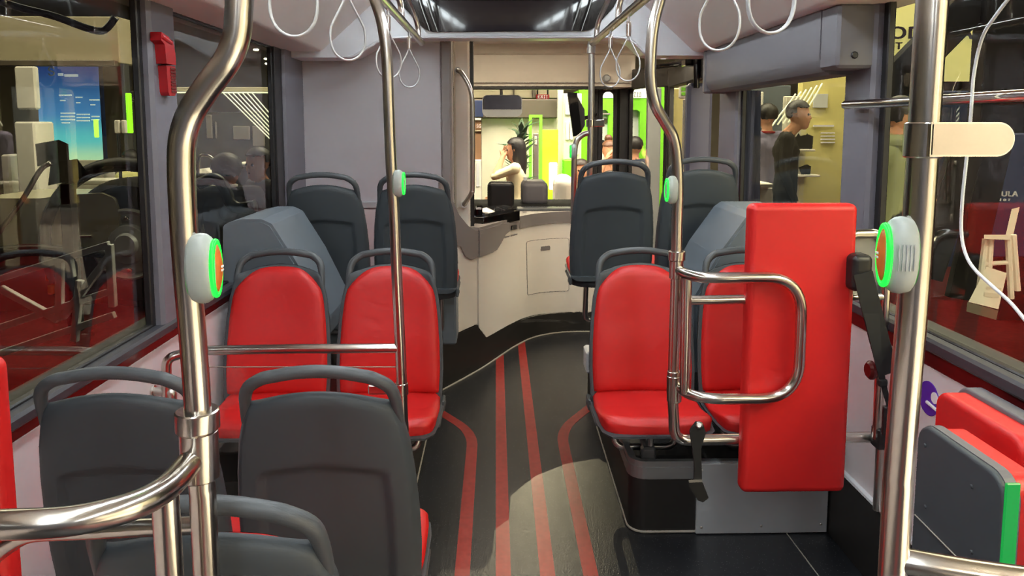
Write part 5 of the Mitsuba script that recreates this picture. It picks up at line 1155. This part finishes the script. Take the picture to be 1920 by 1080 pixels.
part(k, 'shell', tube(spline([at(*q, 4.35) for q in ((372, 345), (400, 335), (420, 350), (432, 380), (450, 390), (480, 385))], 6), .035, 10), 'black_plastic', True); part(k, 'seat', rbox(at(390, 0, 4.4)[0], at(450, 0, 4.4)[0], 4.25, 4.55, .45, .55, .04), 'black_plastic'); part(k, 'base', cyl(V(at(425, 0, 4.4)[0], 4.4, .46), V(at(425, 0, 4.4)[0], 4.4, HZ), .03), 'steel_brushed')
k = thing('chrome_tap', 'curved chrome tap over a pale basin beyond the pole', 'tap'); part(k, 'spout', tube(spline([at(*q, 6.0) for q in ((372, 345), (372, 310), (376, 292), (390, 292), (400, 298))], 6), .012, 8), 'chrome', True); part(k, 'basin', pbox(360, 318, 392, 350, 6.0, .3, .03), 'white_matt'); part(k, 'pedestal', bx(at(370, 0, 6.1)[0], at(382, 0, 6.1)[0], 6.05, 6.2, HZ, at(0, 350, 6.1)[2]), 'white_matt')
for i, (x_, y_) in enumerate(((480, 95), (500, 112), (502, 121))):
    k = thing('hall_downlight', ('highest', 'middle', 'lowest')[i] + ' of the small round downlights in the second left window', 'lamp', 'hall downlights on the left'); q = at(x_, y_, 9.0); part(k, 'bulb', ring(q + V(0, 0, .02), q, .035, .008, 14), 'white_matt', emitter=wemit((5, 5, 3.6), .01)); part(k, 'stem', cyl(q + V(0, 0, .02), V(q[0], q[1], 7.0), .01, 8), 'black_plastic')

# ---- seen through the right windows
BF = .02
one('booth_floor', bx(1.75, 6.5, 3.0, 10.0, HZ, BF, .01), 'carpet_red', 'raised red floor of the booths on the right', 'platform')
k = thing('yellow_booth_wall', 'pale yellow booth wall with shelves behind the dark suited man', 'wall')
YY = 8.6
part(k, 'panel', pbox(1505, 120, 1660, 430, YY, .12, zfloor=True), 'yellow_wall')
for (x0, x1, y) in ((1474, 1529, 280), (1496, 1538, 328)): part(k, 'shelf', pbox(x0, y, x1, y + 4, YY - .35, .34, .004), 'white_matt', label='white shelf')
part(k, 'shelf_back', pbox(1474, 180, 1506, 420, YY + .0, .1, zfloor=True), 'booth_grey', label='pale back panel')
part(k, 'graphic', pbox(1526, 176, 1552, 202, YY - .03, .02, .002), 'poster'); part(k, 'graphic', pbox(1526, 234, 1564, 238, YY - .03, .02, .001), 'white_print')
for i in range(4): part(k, 'text_line', pbox(1540, 248 + 6 * i, 1566, 250.5 + 6 * i, YY - .03, .02, .001), 'white_print', False)
for i in range(6):
    k = thing('light_string', ORD[i] + ' slanting white light string from the left beyond the window under the roller box', 'light', 'slanting light strings on the right')
    part(k, 'strip', tube(spline([at(1448 + 10 * i + dx, y_, 8.3) for dx, y_ in ((0, 236 - i * 2), (14, 216 - 2 * i), (30, 196 - 3 * i), (44, 176 - 4 * i))], 3), .010, 6), 'white_matt', True, emitter=wemit((.85, .85, .5), .01))
k = one('window_curtain', cat([tube([at(x_, 170, 4.9), V(at(x_ + 3, 440, 4.9)[0], 4.9, BF)], .03, 10) for x_ in (1393, 1402, 1410, 1418)]), 'curtain_navy', 'dark blue gathered curtain outside the window under the roller box', 'curtain', True)
for i, (q0, nm) in enumerate((((1484, 250, 1525, 280), 'black handbag with two peaks on the upper white shelf'), ((1497, 306, 1521, 328), 'black bag on the lower white shelf'))):
    x0, y0, x1, y1 = q0; Yb = YY - .2
    k = thing('bag', nm, 'bag'); hx_ = [at(x, y, Yb + dy) for x, y in ((x0, y0 + 8), (x0 + 6, y1), (x1 - 2, y1), (x1, y0 + 6), (x1 - 8, y0 + 2), ((x0 + x1) / 2, y0 + 4)) for dy in (-.08, .12)]
    part(k, 'body', hull(hx_), 'black_matt', False)
    if i == 0: part(k, 'flap', cat([hull([at(x, y, Yb + dy) for x, y in t_ for dy in (-.06, -.03)]) for t_ in (((1490, 262), (1497, 249), (1504, 260)), ((1506, 260), (1514, 249), (1518, 262)))]), 'black_matt', False)
person(stand(1473, 6.6, BF), -1.9, 'large man in a black suit beyond the window under the roller box', dict(head=(.0, .10, 1.60), look=(.2, 1, 0)), dict(top=lin(18, 17, 16), legs=lin(16, 15, 14)))
person(stand(1437, 7.6, BF), .1, 'man in a lilac shirt with a red collar seen from behind', None, dict(top=lin(128, 124, 150), legs=lin(40, 40, 48)), extra=[('lanyard', tube([V(.07 * math.cos(t), .065 * math.sin(t), 1.44) for t in np.linspace(0, 2 * PI, 20, endpoint=False)], .012, 6, closed=True), 'red_bright')])
k = thing('pale_screen', 'pale blue glass booth screen behind the man in the lilac shirt', 'wall'); part(k, 'panel', pbox(1412, 160, 1474, 420, 9.6, .08, zfloor=True), 'box_grey'); part(k, 'post', pbox(1426, 172, 1430, 240, 9.5, .05), 'white_matt')
k = thing('reception_desk', 'pale desk edge low behind the window under the roller box', 'desk'); part(k, 'top', pbox(1405, 344, 1450, 352, 6.9, .5), 'white_matt'); part(k, 'front', pbox(1408, 352, 1448, 420, 7.0, .4, zfloor=True), 'booth_grey')
# lettered signs at the near right window
YN = 7.2
k = thing('lightbox_sign', 'glowing pale yellow sign board with dark lettering at the upper right', 'sign')
g_ = [(1610, -70), (1880, -70), (1858, 20), (1826, 152), (1610, 152)]
part(k, 'board', prism([tuple(at(*q, YN)[[0, 2]]) for q in g_], .08, 'xz', YN), 'yellow_wall', False, emitter=wemit((.60, .54, .20), .2))
text(k, 'lettering', 'MODULA', 1622, 72, 21, YN - .012, 'text_purple', width_px=200, bold=True); text(k, 'lettering', 'S T A T E R', 1658, 92, 12, YN - .012, 'text_purple', width_px=110, bold=True)
k = thing('black_brace', 'broad black diagonal brace crossing the yellow sign', 'beam')
for a_, b_, w_ in (((1620, 212), (1890, -62), .15),):
    u_ = (at(*b_, 6.6) - at(*a_, 6.6)); part(k, 'beam', obox((at(*a_, 6.6) + at(*b_, 6.6)) / 2, u_ / 2, (0, .06, 0), np.cross(u_ / np.linalg.norm(u_), V(0, 1, 0)) * w_), 'black_matt')
part(k, 'upright', pbox(1857, -60, 1925, 560, 6.45, .2, zfloor=True), 'black_matt')
k = thing('navy_wall', 'dark navy booth wall with white lettering at the right', 'wall')
part(k, 'panel', pbox(1655, 170, 2050, 600, 7.8, .12, zfloor=True), 'navy', label='navy wall panel')
k = thing('navy_banner', 'navy banner with white lettering at the right picture edge', 'banner')
part(k, 'panel', pbox(1868, 250, 1990, 482, 5.6, .06), 'navy'); part(k, 'foot', pbox(1880, 482, 1980, 500, 5.6, .2, zfloor=True), 'black_matt')
text(k, 'lettering', 'MODULA', 1838, 368, 9.5, 5.58, 'white_print', width_px=70); text(k, 'lettering', 's t a t e r', 1848, 377, 6, 5.58, 'white_print', width_px=46)
for (a_, b_, w_, Y_) in (((1815, 270), (1735, 520), .11, 5.0), ((1868, 270), (1800, 560), .10, 5.2)):
    u_ = at(*b_, Y_) - at(*a_, Y_); one('black_slab', obox((at(*a_, Y_) + at(*b_, Y_)) / 2, u_ / 2, (0, .03, 0), np.cross(u_ / np.linalg.norm(u_), V(0, 1, 0)) * w_), 'black_matt', ('left' if w_ == .11 else 'right') + ' leaning black slab beyond the near right window', 'slab')
k = thing('white_chair', 'white high back bar chair beyond the near right window', 'chair')
YCc = 4.6
part(k, 'backrest', hull([at(x, y, YCc + dy) for x, y in ((1897, 392), (1912, 388), (1900, 440), (1884, 448)) for dy in (0, .04)]), 'white_matt'); part(k, 'seat', hull([at(x, y, YCc + dy) for x, y in ((1845, 440), (1895, 440), (1895, 450), (1845, 448)) for dy in (-.2, .25)]), 'white_matt')
for (a_, b_) in (((1848, 448), (1836, 545)), ((1890, 448), (1896, 560)), ((1858, 448), (1852, 540)), ((1900, 440), (1908, 545))): part(k, 'leg', tube([at(*a_, YCc - .1), at(*b_, YCc - .1)], .018, 8), 'white_matt')
part(k, 'footrest', tube([at(1840, 495, YCc - .1), at(1895, 492, YCc - .1)], .014, 8), 'white_matt')
k = thing('white_board', 'white leaning board with faint lettering below the white chair', 'board')
part(k, 'board', hull([at(x, y, 4.3 + dy) for x, y in ((1850, 500), (1888, 512), (1872, 580), (1816, 566)) for dy in (0, .03)]), 'white_matt'); part(k, 'base', hull([at(x, y, 4.3 + dy) for x, y in ((1814, 566), (1872, 582), (1868, 600), (1812, 584)) for dy in (-.1, .1)]), 'fascia_brown')
for q in ((1850, 537, 1878, 541), (1846, 548, 1874, 556)): part(k, 'lettering', hull([at(x, y, 4.295 + dy) for x, y in ((q[0], q[1]), (q[2], q[1] + 3), (q[2] - 1, q[3] + 3), (q[0] - 1, q[3])) for dy in (0, .01)]), 'booth_grey', False)
k = thing('small_table', 'small white table top left of the white chair', 'table'); part(k, 'top', hull([at(x, y, 5.0 + dy) for x, y in ((1745, 396), (1768, 394), (1768, 402), (1740, 404)) for dy in (0, .5)]), 'white_matt'); part(k, 'leg', bx(at(1752, 0, 5.2)[0], at(1760, 0, 5.2)[0], 5.2, 5.28, HZ, at(0, 400, 5.2)[2]), 'white_matt')
person(stand(1664, 4.6, BF), -1.2, 'person in an olive jacket with a black strap beyond the near right pole', dict(head=(.02, .08, 1.56), look=(.3, 1, 0), elR=(.2, .1, 1.14), wrR=(.1, .28, 1.05), elL=(-.2, .1, 1.14), wrL=(-.1, .28, 1.05)), dict(top=lin(160, 168, 126), legs=lin(50, 50, 56)), extra=[('strap', tube([V(-.2, -.06, 1.12), V(-.15, .12, 1.25), V(-.1, .08, 1.43), V(-.1, -.10, 1.40)], .02, 8, flat=.4), 'belt_web')])

# ---- the lit stand beside the open middle door
k = thing('stand_wall', 'pale cream stand wall beside the open middle door', 'wall')
part(k, 'panel', bx(5.3, 5.42, -11, 1.6, HZ, 3.2, .01), 'cream_panel'); part(k, 'plinth', bx(5.24, 5.3, -11, 1.6, HZ, HZ + .12, .01), 'white_matt')
one('stand_floor', bx(1.4, 5.24, -11, 1.6, HZ, HZ + .03, .005), 'booth_grey', 'pale grey stand floor beside the open middle door', 'platform')
